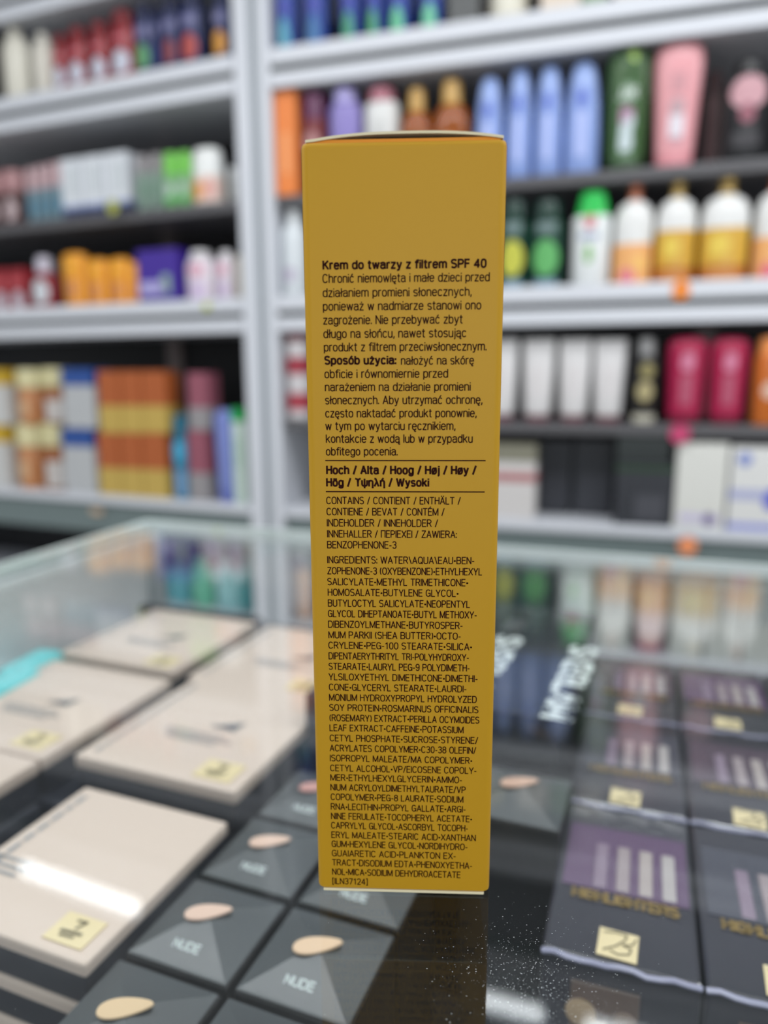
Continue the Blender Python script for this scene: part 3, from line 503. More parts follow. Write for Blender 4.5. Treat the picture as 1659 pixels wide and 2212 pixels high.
    ('carton', 'carton', 'left', -0.3678, 0.037, -0.185, 0.0604, 0.1524, 0.05, [(176, 92, 44)], {'bands': [(0, 0.44, (196, 166, 84))]}, [], 'lower orange carton with a yellow foot, middle stack of three', 'carton', 'orange and yellow cartons'),
    ('carton', 'carton', 'left', -0.3553, 0.037, -0.0314, 0.0592, 0.1444, 0.05, [(176, 92, 44)], {'bands': [(0, 0.44, (196, 166, 84))]}, [], 'upper orange carton with a yellow foot, middle stack of three', 'carton', 'orange and yellow cartons'),
    ('carton', 'carton', 'left', -0.2986, 0.037, -0.185, 0.0696, 0.1542, 0.05, [(176, 92, 44)], {'bands': [(0, 0.44, (196, 166, 84))]}, [], 'lower orange carton with a yellow foot, right stack of three', 'carton', 'orange and yellow cartons'),
    ('carton', 'carton', 'left', -0.2876, 0.037, -0.0296, 0.0682, 0.1423, 0.05, [(176, 92, 44)], {'bands': [(0, 0.44, (196, 166, 84))]}, [], 'upper orange carton with a yellow foot, right stack of three', 'carton', 'orange and yellow cartons'),
    ('carton', 'carton', 'left', -0.1746, 0.037, -0.185, 0.053, 0.1637, 0.05, [(150, 84, 100)], {'bands': [(0, 0.4, (150, 146, 148))]}, [], 'lower dusty rose carton with a grey foot, left bottom shelf', 'carton', 'rose cartons'),
    ('carton', 'carton', 'left', -0.1666, 0.037, -0.0201, 0.0521, 0.1281, 0.05, [(150, 84, 100)], {'bands': [(0, 0.4, (150, 146, 148))]}, [], 'upper dusty rose carton with a grey foot, left bottom shelf', 'carton', 'rose cartons'),
    ('flask', 'shampoo_bottle', 'left', -0.2296, 0.03, -0.185, 0.0434, 0.1987, 0.036, [(46, 120, 150), (36, 110, 136)], {'cap': 0.3, 'capw': 0.75, 'sh': 0.1}, [('disc', 0, 0.58, 0.7, 0.3, (70, 170, 210)), ('rect', 0, 0.2, 0.6, 0.3, (120, 160, 200))], 'teal blue bottle in front of the rose cartons, left bottom shelf', 'bottle', None),
    ('upended', 'lotion_tube', 'left', -0.1083, 0.0295, -0.185, 0.0486, 0.2111, 0.035, [(120, 134, 200), (104, 116, 188)], {'cap': 0.12, 'foot': 0.8}, [('line', 0, 0.5, 0.12, 0.7, (150, 164, 220))], 'periwinkle blue tube leaning beside the green capped white box, left bottom shelf', 'tube', None),
    ('carton', 'carton', 'left', -0.0655, 0.037, -0.185, 0.0245, 0.2136, 0.05, [(206, 224, 214)], {'lid': (0.13, (30, 160, 80))}, [('rect', 0, 0.55, 0.5, 0.3, (180, 206, 190))], 'pale mint carton with a green lid at the right end of the left bottom shelf', 'carton', None),
    ('carton', 'carton', 'right', 0.0759, 0.037, 0.465, 0.0471, 0.1976, 0.05, [(238, 134, 62)], {}, [('rect', 0, 0.4, 0.4, 0.4, (244, 160, 100))], 'tall orange carton beside the upright, upper grey shelf', 'carton', None),
    ('flask', 'shampoo_bottle', 'right', 0.1307, 0.037, 0.465, 0.0502, 0.1937, 0.05, [(120, 40, 44), (92, 26, 74)], {'cap': 0.28, 'capw': 0.95, 'sh': 0.03}, [('disc', 0, 0.5, 0.7, 0.2, (180, 130, 130))], 'burgundy bottle with a plum cap, upper grey shelf', 'bottle', None),
    ('flask', 'lotion_bottle', 'right', 0.1971, 0.037, 0.465, 0.0666, 0.1919, 0.05, [(146, 134, 200), (176, 168, 222)], {'cap': 0.14, 'capw': 0.7, 'sh': 0.06}, [], 'lilac bottle left of the white pink capped one, upper grey shelf', 'bottle', None),
    ('flask', 'lotion_bottle', 'right', 0.2725, 0.037, 0.465, 0.0686, 0.1857, 0.05, [(226, 226, 224), (176, 110, 124)], {'cap': 0.14, 'capw': 0.75, 'sh': 0.04}, [('rect', 0, 0.5, 0.4, 0.3, (208, 208, 206))], 'white bottle with a pink cap behind the yellow box, upper grey shelf', 'bottle', None),
    ('flask', 'oil_bottle', 'right', 0.3424, 0.0395, 0.465, 0.0613, 0.1804, 0.055, [(150, 78, 24), (206, 164, 90)], {'cap': 0.24, 'capw': 0.5, 'sh': 0.2, 'rough': 0.12}, [('disc', 0, 0.3, 0.66, 0.3, (196, 106, 36))], 'left amber bottle with a round gold cap, upper grey shelf', 'bottle', 'amber gold capped bottles'),
    ('flask', 'oil_bottle', 'right', 0.4114, 0.0395, 0.465, 0.0714, 0.1876, 0.055, [(150, 78, 24), (206, 164, 90)], {'cap': 0.24, 'capw': 0.5, 'sh': 0.2, 'rough': 0.12}, [('disc', 0, 0.3, 0.66, 0.3, (196, 106, 36))], 'right amber bottle with a round gold cap, upper grey shelf', 'bottle', 'amber gold capped bottles'),
    ('lotion', 'body_lotion', 'right', 0.4854, 0.037, 0.465, 0.0544, 0.1825, 0.05, [(138, 162, 220), (152, 176, 230)], {}, [('disc', -0.05, 0.66, 0.42, 0.17, (104, 126, 206)), ('disc', -0.05, 0.66, 0.14, 0.06, (50, 70, 170)), ('rect', 0, 0.34, 0.56, 0.4, (176, 190, 240))], 'leftmost of four pale blue tapering lotion bottles, upper grey shelf', 'bottle', 'pale blue lotion bottles'),
    ('lotion', 'body_lotion', 'right', 0.5417, 0.037, 0.465, 0.0488, 0.1912, 0.05, [(138, 162, 220), (152, 176, 230)], {}, [('disc', -0.05, 0.66, 0.42, 0.17, (104, 126, 206)), ('disc', -0.05, 0.66, 0.14, 0.06, (50, 70, 170)), ('rect', 0, 0.34, 0.56, 0.4, (176, 190, 240))], 'second from left of four pale blue tapering lotion bottles, upper grey shelf', 'bottle', 'pale blue lotion bottles'),
    ('lotion', 'body_lotion', 'right', 0.5954, 0.037, 0.465, 0.052, 0.1891, 0.05, [(138, 162, 220), (152, 176, 230)], {}, [('disc', -0.05, 0.66, 0.42, 0.17, (104, 126, 206)), ('disc', -0.05, 0.66, 0.14, 0.06, (50, 70, 170)), ('rect', 0, 0.34, 0.56, 0.4, (176, 190, 240))], 'third from left of four pale blue tapering lotion bottles, upper grey shelf', 'bottle', 'pale blue lotion bottles'),
    ('lotion', 'body_lotion', 'right', 0.6558, 0.037, 0.465, 0.0629, 0.1899, 0.05, [(138, 162, 220), (152, 176, 230)], {}, [('disc', -0.05, 0.66, 0.42, 0.17, (104, 126, 206)), ('disc', -0.05, 0.66, 0.14, 0.06, (50, 70, 170)), ('rect', 0, 0.34, 0.56, 0.4, (176, 190, 240))], 'rightmost of four pale blue tapering lotion bottles, upper grey shelf', 'bottle', 'pale blue lotion bottles'),
    ('upended', 'shampoo_bottle', 'right', 0.7333, 0.037, 0.465, 0.0734, 0.201, 0.05, [(52, 88, 42), (40, 70, 34)], {'cap': 0.1, 'foot': 0.9}, [('disc', -0.04, 0.62, 0.8, 0.17, (120, 150, 120)), ('text', -0.04, 0.62, 0.5, 0.09, (222, 230, 226), 'LUX'), ('disc', -0.05, 0.44, 0.5, 0.14, (176, 130, 160)), ('disc', -0.03, 0.3, 0.68, 0.32, (206, 220, 224)), ('rect', 0, 0.1, 0.5, 0.05, (110, 140, 110)), ('disc', 0.2, 0.92, 0.4, 0.12, (170, 206, 100))], 'dark green bottle with a white oval and lettering, upper grey shelf', 'bottle', None),
    ('upended', 'body_wash', 'right', 0.8163, 0.0395, 0.465, 0.0825, 0.201, 0.055, [(232, 164, 170), (226, 150, 158)], {'cap': 0.1, 'foot': 0.78}, [('rect', 0, 0.32, 0.56, 0.18, (228, 222, 230)), ('disc', 0, 0.47, 0.4, 0.14, (190, 160, 166)), ('rect', 0, 0.66, 0.3, 0.16, (206, 150, 156)), ('rect', 0.02, 0.2, 0.3, 0.05, (196, 150, 160))], 'pink upside down bottle, widest at the top, upper grey shelf', 'bottle', None),
    ('carton', 'carton', 'right', 0.8809, 0.105, 0.465, 0.0204, 0.1697, 0.03, [(70, 26, 30)], {}, [], 'narrow dark red carton set back between the pink and black bottles', 'carton', None),
    ('flask', 'shampoo_bottle', 'right', 0.9288, 0.037, 0.465, 0.0716, 0.1605, 0.05, [(30, 31, 34), (24, 24, 26)], {'cap': 0.14, 'capw': 0.6, 'sh': 0.08}, [('disc', 0, 0.66, 0.8, 0.34, (206, 158, 166)), ('drop', 0, 0.46, 0.4, 0.2, (150, 90, 104)), ('rect', 0, 0.2, 0.6, 0.14, (60, 58, 62))], 'black bottle with a pink flower emblem at the right, upper grey shelf', 'bottle', None),
    ('flask', 'lotion_bottle', 'right', 0.0793, 0.037, 0.242, 0.0526, 0.1974, 0.05, [(222, 228, 232), (226, 230, 232)], {'cap': 0.14, 'capw': 0.5, 'sh': 0.16}, [('disc', -0.05, 0.34, 0.5, 0.14, (190, 180, 200))], 'white bottle between the upright and the yellow box, right middle shelf', 'bottle', None),
    ('flask', 'shampoo_bottle', 'right', 0.5367, 0.037, 0.242, 0.0549, 0.1852, 0.05, [(18, 66, 50), (16, 54, 44)], {'cap': 0.2, 'capw': 0.8, 'sh': 0.06}, [('disc', 0, 0.42, 0.8, 0.36, (196, 196, 70)), ('rect', 0, 0.72, 0.6, 0.1, (110, 130, 130)), ('rect', 0, 0.12, 0.7, 0.16, (130, 160, 180))], 'dark green bottle, yellow emblem, partly behind the yellow box', 'bottle', 'dark green bottles on the right middle shelf'),
    ('flask', 'shampoo_bottle', 'right', 0.5996, 0.037, 0.242, 0.0605, 0.181, 0.05, [(18, 66, 50), (16, 54, 44)], {'cap': 0.2, 'capw': 0.8, 'sh': 0.06}, [('disc', 0, 0.42, 0.8, 0.36, (96, 176, 100)), ('rect', 0, 0.72, 0.6, 0.1, (110, 130, 130)), ('rect', 0, 0.12, 0.7, 0.16, (130, 160, 180))], 'dark green bottle with a light green emblem, right middle shelf', 'bottle', 'dark green bottles on the right middle shelf'),
    ('flask', 'lotion_bottle', 'right', 0.6813, 0.037, 0.242, 0.0701, 0.19, 0.05, [(232, 236, 236), (40, 196, 84)], {'cap': 0.22, 'capw': 0.82, 'sh': 0.03, 'captop': 0.8}, [('disc', -0.05, 0.72, 0.3, 0.14, (206, 120, 130)), ('rect', -0.05, 0.58, 0.5, 0.05, (150, 160, 190)), ('drop', -0.05, 0.42, 0.22, 0.18, (120, 180, 90))], 'white bottle with a bright green sloping cap, right middle shelf', 'bottle', None),
    ('pump', 'pump_bottle', 'right', 0.7557, 0.0395, 0.242, 0.0679, 0.1985, 0.055, [(230, 230, 228), (206, 132, 104)], {}, [('wrap', 0.03, 0.47, 0, 0, (240, 176, 110)), ('disc', -0.14, 0.16, 0.44, 0.2, (228, 130, 140)), ('disc', 0.2, 0.3, 0.4, 0.12, (246, 196, 110)), ('rect', 0, 0.06, 0.8, 0.08, (238, 206, 200))], 'white pump bottle with a salmon pump and pink fruit, right middle shelf', 'pump bottle', 'pump bottles on the right middle shelf'),
    ('pump', 'pump_bottle', 'right', 0.8287, 0.0395, 0.242, 0.0682, 0.1985, 0.055, [(230, 230, 228), (206, 176, 110)], {}, [('wrap', 0.03, 0.25, 0, 0, (186, 110, 36)), ('wrap', 0.25, 0.57, 0, 0, (214, 166, 60)), ('disc', -0.16, 0.42, 0.5, 0.18, (232, 202, 84)), ('rect', 0, 0.16, 0.7, 0.1, (204, 136, 70))], 'left one of two golden labelled pump bottles, right middle shelf', 'pump bottle', 'pump bottles on the right middle shelf'),
    ('pump', 'pump_bottle', 'right', 0.9102, 0.0395, 0.242, 0.0802, 0.1985, 0.055, [(230, 230, 228), (206, 176, 110)], {}, [('wrap', 0.03, 0.25, 0, 0, (186, 112, 40)), ('wrap', 0.25, 0.57, 0, 0, (216, 170, 62)), ('disc', -0.16, 0.42, 0.5, 0.18, (232, 202, 84)), ('rect', 0, 0.16, 0.7, 0.1, (204, 136, 70))], 'right one of two golden labelled pump bottles, right middle shelf', 'pump bottle', 'pump bottles on the right middle shelf'),
    ('pump', 'pump_bottle', 'right', 0.9897, 0.0395, 0.242, 0.063, 0.1985, 0.055, [(230, 230, 228), (210, 130, 96)], {}, [('wrap', 0.03, 0.47, 0, 0, (240, 176, 110)), ('disc', -0.14, 0.16, 0.44, 0.2, (228, 120, 130)), ('disc', 0.2, 0.3, 0.4, 0.12, (246, 196, 110)), ('rect', 0, 0.06, 0.8, 0.08, (238, 206, 200))], 'white pump bottle with a salmon pump at the right photo edge, right middle shelf', 'pump bottle', 'pump bottles on the right middle shelf'),
    ('carton', 'carton', 'right', 0.0871, 0.042, 0.01, 0.0412, 0.181, 0.06, [(206, 202, 204)], {'bands': [(0.1, 0.3, (166, 60, 74)), (0.52, 0.72, (160, 56, 70)), (0.9, 1, (110, 30, 44))]}, [], 'white carton with crimson bands left of the yellow box, lower grey shelf', 'carton', None),
    ('tube', 'cream_tube', 'right', 0.522, 0.037, 0.01, 0.0571, 0.1596, 0.05, [(222, 220, 220), (110, 60, 70)], {'cap': 0.09}, [('rect', 0, 0.5, 0.5, 0.4, (212, 208, 208))], 'leftmost of four white tubes on maroon caps, lower grey shelf', 'tube', 'white tubes on the lower grey shelf'),
    ('tube', 'cream_tube', 'right', 0.592, 0.037, 0.01, 0.061, 0.1585, 0.05, [(222, 220, 220), (110, 60, 70)], {'cap': 0.09}, [('rect', 0, 0.5, 0.5, 0.4, (212, 208, 208))], 'second of four white tubes on maroon caps, lower grey shelf', 'tube', 'white tubes on the lower grey shelf'),
    ('tube', 'cream_tube', 'right', 0.6609, 0.037, 0.01, 0.0593, 0.1574, 0.05, [(222, 220, 220), (110, 60, 70)], {'cap': 0.09}, [('rect', 0, 0.5, 0.5, 0.4, (212, 208, 208))], 'third of four white tubes on maroon caps, lower grey shelf', 'tube', 'white tubes on the lower grey shelf'),
    ('tube', 'cream_tube', 'right', 0.7255, 0.037, 0.01, 0.0595, 0.1563, 0.05, [(222, 220, 220), (110, 60, 70)], {'cap': 0.09}, [('rect', 0, 0.5, 0.5, 0.4, (212, 208, 208))], 'rightmost of four white tubes on maroon caps, lower grey shelf', 'tube', 'white tubes on the lower grey shelf'),
    ('flask', 'shampoo_bottle', 'right', 0.7907, 0.0345, 0.01, 0.0479, 0.1586, 0.045, [(32, 30, 30), (150, 150, 150)], {'cap': 0.2, 'capw': 0.6, 'sh': 0.08}, [('disc', 0.05, 0.62, 0.5, 0.18, (150, 140, 90)), ('disc', 0, 0.38, 0.6, 0.24, (176, 164, 120)), ('rect', 0, 0.06, 0.8, 0.1, (190, 186, 170))], 'black bottle with gold emblems and a silver cap, lower grey shelf', 'bottle', None),
    ('upended', 'hair_mask', 'right', 0.8624, 0.037, 0.01, 0.0691, 0.1574, 0.05, [(168, 20, 70), (110, 10, 44)], {'cap': 0.1, 'foot': 0.86}, [('disc', 0, 0.72, 0.5, 0.2, (214, 130, 160)), ('rect', 0, 0.4, 0.6, 0.34, (180, 84, 110))], 'left one of two magenta tubes, lower grey shelf', 'tube', 'magenta tubes'),
    ('upended', 'hair_mask', 'right', 0.9344, 0.037, 0.01, 0.0655, 0.1561, 0.05, [(168, 20, 70), (110, 10, 44)], {'cap': 0.1, 'foot': 0.86}, [('disc', 0, 0.72, 0.5, 0.2, (214, 130, 160)), ('rect', 0, 0.4, 0.6, 0.34, (180, 84, 110))], 'right one of two magenta tubes, lower grey shelf', 'tube', 'magenta tubes'),
    ('flask', 'shampoo_bottle', 'right', 1.0034, 0.037, 0.01, 0.0545, 0.1566, 0.05, [(206, 110, 40), (240, 150, 80)], {'cap': 0.2, 'capw': 0.8, 'sh': 0.05}, [('disc', 0, 0.4, 0.5, 0.2, (224, 190, 170))], 'orange bottle at the right photo edge, lower grey shelf', 'bottle', None),
    ('carton', 'carton', 'right', 0.5509, 0.042, -0.185, 0.0882, 0.1516, 0.06, [(212, 208, 206)], {'bands': [(0.5, 0.62, (176, 110, 112)), (0.76, 1, (130, 128, 112))]}, [], 'white carton with a rose band just right of the yellow box, bottom shelf', 'carton', None),
    ('carton', 'carton', 'right', 0.6268, 0.12, -0.185, 0.0668, 0.1537, 0.06, [(44, 47, 53)], {}, [('rect', 0, 0.3, 0.8, 0.5, (58, 60, 67))], 'left one of two tall charcoal cartons behind, bottom shelf', 'carton', 'charcoal cartons on the bottom shelf'),
    ('carton', 'carton', 'right', 0.7038, 0.12, -0.185, 0.0797, 0.1554, 0.06, [(44, 47, 53)], {}, [('rect', 0, 0.3, 0.8, 0.5, (58, 60, 67))], 'right one of two tall charcoal cartons behind, bottom shelf', 'carton', 'charcoal cartons on the bottom shelf'),
    ('carton', 'carton', 'right', 0.8002, 0.043, -0.185, 0.1059, 0.1202, 0.07, [(52, 54, 60)], {'bands': [(0.88, 0.95, (30, 64, 32))]}, [('rect', 0.1, 0.3, 0.5, 0.4, (74, 75, 82))], 'wide charcoal carton with a dark green line in front, bottom shelf', 'carton', 'charcoal cartons on the bottom shelf'),
    ('carton', 'carton', 'right', 0.795, 0.046, -0.0636, 0.0967, 0.0491, 0.06, [(42, 48, 48)], {}, [], 'charcoal carton stacked on the wide charcoal one, bottom shelf', 'carton', 'charcoal cartons on the bottom shelf'),
    ('carton', 'carton', 'right', 0.8995, 0.041, -0.185, 0.088, 0.1599, 0.07, [(222, 222, 216)], {}, [('disc', 0.2, 0.12, 0.24, 0.14, (110, 80, 170)), ('rect', 0, 0.13, 0.8, 0.1, (206, 200, 226))], 'white carton with a small violet mark by the charcoal ones, bottom shelf', 'carton', None),
    ('carton', 'carton', 'right', 0.9988, 0.041, -0.185, 0.1001, 0.1554, 0.07, [(224, 224, 222)], {'bands': [(0.02, 0.1, (150, 156, 220)), (0.38, 0.5, (176, 180, 214))]}, [('disc', -0.28, 0.86, 0.24, 0.16, (130, 146, 206)), ('drop', 0.3, 0.4, 0.5, 0.3, (90, 100, 206))], 'white carton with blue stripes at the right photo edge, bottom shelf', 'carton', None),
    ('flask', 'shower_gel', 'left', -0.3409, 0.05, -0.45, 0.0635, 0.0867, 0.04, [(100, 196, 210), (104, 160, 164)], {'cap': 0.2, 'capw': 0.7, 'sh': 0.1}, [('rect', 0, 0.4, 0.6, 0.3, (114, 210, 224))], 'teal bottle nearest the glass corner, lowest left shelf', 'bottle', 'bottles on the lowest left shelf'),
    ('flask', 'shower_gel', 'left', -0.2722, 0.05, -0.45, 0.0617, 0.0978, 0.04, [(96, 186, 200), (100, 150, 152)], {'cap': 0.2, 'capw': 0.7, 'sh': 0.1}, [('rect', 0, 0.4, 0.6, 0.3, (110, 200, 214))], 'teal bottle left of the green one, lowest left shelf', 'bottle', 'bottles on the lowest left shelf'),
    ('flask', 'shower_gel', 'left', -0.2036, 0.05, -0.45, 0.0571, 0.118, 0.04, [(130, 226, 190), (120, 205, 170)], {'cap': 0.2, 'capw': 0.7, 'sh': 0.1}, [('rect', 0, 0.4, 0.6, 0.3, (144, 240, 204))], 'sea green bottle, lowest left shelf', 'bottle', 'bottles on the lowest left shelf'),
    ('flask', 'shower_gel', 'left', -0.1305, 0.05, -0.45, 0.0686, 0.1178, 0.04, [(176, 236, 240), (190, 212, 212)], {'cap': 0.2, 'capw': 0.7, 'sh': 0.1}, [('rect', 0, 0.4, 0.6, 0.3, (190, 250, 254))], 'aqua bottle with a pale cap, lowest left shelf', 'bottle', 'bottles on the lowest left shelf'),
    ('flask', 'shower_gel', 'left', -0.0766, 0.05, -0.45, 0.0283, 0.1272, 0.04, [(76, 176, 180), (70, 150, 158)], {'cap': 0.2, 'capw': 0.7, 'sh': 0.1}, [('rect', 0, 0.4, 0.6, 0.3, (90, 190, 194))], 'deep teal bottle beside the upright, lowest left shelf', 'bottle', 'bottles on the lowest left shelf'),
    ('jar', 'cream_jar', 'right', 0.0768, 0.0475, -0.45, 0.0348, 0.1152, 0.0349, [(206, 150, 110), (214, 160, 116)], {'lid': 0.3}, [], 'peach jar left of the yellow box seen through the glass, lowest right shelf', 'jar', None),
    ('carton', 'carton', 'right', 0.5536, 0.06, -0.45, 0.0761, 0.1811, 0.06, [(36, 60, 62)], {}, [], 'dark teal carton seen through the glass right of the yellow box', 'carton', None),
    ('carton', 'carton', 'right', 0.6225, 0.06, -0.45, 0.0495, 0.172, 0.06, [(34, 50, 50)], {}, [], 'dark slate carton left of the mint capped bottle, lowest right shelf', 'carton', None),
    ('flask', 'lotion_bottle', 'right', 0.6871, 0.055, -0.45, 0.07, 0.2041, 0.05, [(196, 214, 204), (96, 190, 130)], {'cap': 0.22, 'capw': 0.8, 'sh': 0.05}, [], 'white bottle with a mint cap seen through the glass, lowest right shelf', 'bottle', None),
    ('carton', 'carton', 'right', 0.7585, 0.06, -0.45, 0.0595, 0.1835, 0.06, [(216, 218, 212)], {}, [('rect', 0, 0.6, 0.6, 0.3, (190, 196, 194))], 'leftmost of four off white cartons on the lowest right shelf', 'carton', 'off white cartons on the lowest right shelf'),
    ('carton', 'carton', 'right', 0.8957, 0.06, -0.45, 0.0597, 0.1856, 0.06, [(216, 218, 212)], {}, [('rect', 0, 0.6, 0.6, 0.3, (190, 196, 194))], 'second of four off white cartons on the lowest right shelf', 'carton', 'off white cartons on the lowest right shelf'),
    ('carton', 'carton', 'right', 0.9619, 0.06, -0.45, 0.0615, 0.1829, 0.06, [(216, 218, 212)], {}, [('rect', 0, 0.6, 0.6, 0.3, (190, 196, 194))], 'third of four off white cartons on the lowest right shelf', 'carton', 'off white cartons on the lowest right shelf'),
    ('carton', 'carton', 'right', 1.032, 0.06, -0.45, 0.0678, 0.1808, 0.06, [(216, 218, 212)], {}, [('rect', 0, 0.6, 0.6, 0.3, (190, 196, 194))], 'rightmost of four off white cartons on the lowest right shelf', 'carton', 'off white cartons on the lowest right shelf'),
    ('upended', 'body_wash', 'right', 0.8293, 0.055, -0.45, 0.0595, 0.1719, 0.05, [(226, 190, 190), (190, 120, 140)], {'cap': 0.12, 'foot': 0.85}, [], 'pale pink bottle among off white cartons, lowest right shelf', 'bottle', None)])

# ---------------------------------------------------------------- the glass showcase
SC_ROT = rad(-19.5)
showcase = thing('glass_showcase', 'glass topped showcase counter holding cosmetics, under the yellow box', 'showcase', (-.179, .549, FLOOR_Z), SC_ROT)
Z0 = -FLOOR_Z                                        # glass surface is world z = 0
CLEAR = pane_material('clear_counter_glass', (.98, .988, .986, 1), haze=.007)
FROST = pane_material('frosted_side_glass', (.86, .9, .9, 1), haze=.95, haze_col=(238, 243, 245), rough=.08)
EDGE = mat((222, 236, 232), .25, name='polished_glass_edge')
top = obj('glass_top', box_bm((0, 1.3, -.8, 0, Z0-.008, Z0)), CLEAR, showcase)
obj('glass_edge', box_bm((-.0022, -.0002, -.8, .0, Z0-.008, Z0), (-.0022, 1.3, .0002, .0022, Z0-.008, Z0)), EDGE, top, label='pale green polished glass edge')
obj('side_pane', box_bm((.004, .010, -.79, -.016, Z0-.154, Z0-.0085)), FROST, showcase, label='frosted grey side pane')
obj('back_pane', box_bm((.018, 1.29, -.012, -.006, Z0-.154, Z0-.0085)), CLEAR, showcase)
obj('corner_joint', box_bm((.004, .017, -.0155, -.004, Z0-.154, Z0-.0085), bevel=.002), mat((206, 216, 220), .3), showcase)
obj('back_rail', box_bm((.02, 1.28, -.034, -.0145, Z0-.104, Z0-.064), bevel=.002), mat((38, 42, 46), .4), showcase)
obj('deck', box_bm((.012, 1.28, -.78, -.036, Z0-.166, Z0-.1555)), mat((10, 12, 17), .5), showcase)
obj('cabinet_base', box_bm((.0, 1.3, -.8, 0, 0, Z0-.167), bevel=.003), mat((176, 180, 184), .4), showcase)

# ---------------------------------------------------------------- goods under the glass
def flat(bm, pts, z): bm.faces.new([bm.verts.new((x, y, z)) for x, y in pts])
def band(bm, pts, hw, z): stroke_faces(bm, pts, hw, lambda p: Vector((p.x, p.y, z)))
CREAM, NIGHT, INK = mat((219, 203, 190), .55, spec=.25), mat((38, 42, 52), .4), mat((92, 98, 106), .5)
FILM = pane_material('wrapping_film', (.97, .97, .98, 1), haze=.02, rough=.06)
STICKER, PEN = mat((232, 216, 172), .55), mat((120, 112, 86), .6)
def sticker(root, x, y, z, w, h, style, rot=0.):
    bm = bmesh.new(); c, s = math.cos(rot), math.sin(rot)
    add_box(bm, -w/2, w/2, -h/2, h/2, 0, .0003)
    st = obj('price_sticker', bm, STICKER, root, label='pale yellow price sticker'); st.location = (x, y, z); st.rotation_euler = (0, 0, rot)
    bm = bmesh.new()
    if style == 'cursive':                              # two looping pen strokes
        band(bm, [(-.34*w, -.30*h), (-.05*w, -.08*h), (.16*w, .2*h), (.2*w, .4*h), (-.06*w, .42*h), (-.38*w, .34*h)], w*.022, .0005)
        band(bm, [(.44*w, .34*h), (.36*w, .1*h), (.12*w, .02*h), (.34*w, -.06*h), (.3*w, -.26*h), (.02*w, -.36*h), (-.16*w, -.28*h)], w*.022, .0005)
    else:
        band(bm, [(-.12*w, .28*h), (.1*w, .3*h), (.0, .02*h)], w*.03, .0005); band(bm, [(-.26*w, -.14*h), (.22*w, -.1*h)], w*.04, .0005); band(bm, [(-.2*w, -.28*h), (.12*w, -.25*h)], w*.03, .0005)
    obj('pen_mark', bm, PEN, st)
def cream_box(loc, rz, label, marks=True, mx=0., group='cream cosmetic boxes under the glass', w=.080, d=.087, h=.0172, wedge=True):
    t = thing('cosmetic_box', label, 'box', loc, rz, group)
    obj('base', box_bm((-w/2+.0006, w/2-.0006, -d/2+.0006, d/2-.0006, 0, h*.66), bevel=.0006), NIGHT, t, label='dark lower half')
    obj('lid', box_bm((-w/2, w/2, -d/2, d/2, h*.66+.0001, h), bevel=.001), CREAM, t, label='cream lid')
    if marks:
        bm = bmesh.new()
        if wedge: flat(bm, [(-.001+mx, -.001), (.0125+mx, -.0015), (.0135+mx, .0075)], h+.0003)
        if wedge: obj('printed_mark', bm, INK, t, label='grey wedge shaped mark')
        bm = bmesh.new()                                # rows of tiny print, far too small to read
        for k, (x0, x1, y) in enumerate([(-.018, .012, -.0085), (-.017, .017, -.0118), (-.014, .010, -.0148)]):
            x = max(x0+mx, -w/2+.002)
            while x < x1+mx:
                l = random.uniform(.0012, .0034); band(bm, [(x, y), (x+l, y)], .0006, h+.0003); x += l+.0008
        x = -.030
        y = -d*.425
        while y < d*.39:
            l = random.uniform(.002, .005); band(bm, [(-w*.42, y), (-w*.42, y+l)], .0009, h+.0003); y += l+.0025
        obj('small_print', bm, mat((150, 154, 158), .5), t)
        sticker(t, w*.319, -d*.374, h+.0002, w*.219, d*.155, 'plain')
    return t
def black_box(loc, rz, label, tint, swatch=True, word=True, h=.105):
    w = .0342; t = thing('foundation_box', label, 'box', loc, rz, 'black faceted boxes under the glass')
    rim = h-.0052; a = w/2; b = .0028
    bm = bmesh.new()
    sq = lambda k, z: [(-k, -k, z), (k, -k, z), (k, k, z), (-k, k, z)]
    add_loft(bm, [sq(k, z) for k, z in ((a-.0006, 0), (a, .0008), (a, rim-.0008), (a-.0006, rim-.0002))])
    obj('body', bm, mat((24, 26, 27), .4), t)  # near black sides under a greyer top: light and shade put into the colours
    bm = bmesh.new(); add_loft(bm, [sq(k, z) for k, z in ((a-.0006, rim-.0001), (a-.0004, rim+.0002), (a-.0011, rim+.0004), (b, h))])
    obj('lit_grey_top', bm, mat((74, 80, 83), .42, coat=.15), t, label='faceted top, greyer than the sides to show it catching light')
    if swatch:
        bm = bmesh.new(); pts = []
        for i in range(28):
            q = 2*math.pi*i/28; x, y = math.cos(q)*.0072, math.sin(q)*.0030*(1-.35*math.cos(q))
            r = rad(30); pts.append((x*math.cos(r)-y*math.sin(r), x*math.sin(r)+y*math.cos(r)))
        add_loft(bm, [[(x, y, h+.0002) for x, y in pts], [(x*.97, y*.97, h+.0007) for x, y in pts]])
        obj('shade_swatch', bm, mat(tint, .5), t, label='skin toned swatch')
    if word:
        bm = bmesh.new(); sl = (h-rim)/(a-.0011-b)
        write(bm, 'NUDE', -.0047, .0043, -.0119, .0025, .2, lambda p: Vector((p.x, p.y, h-sl*(abs(p.y)-b)+.0003)))
        obj('lettering', bm, mat((196, 208, 208), .4), t)
    return t
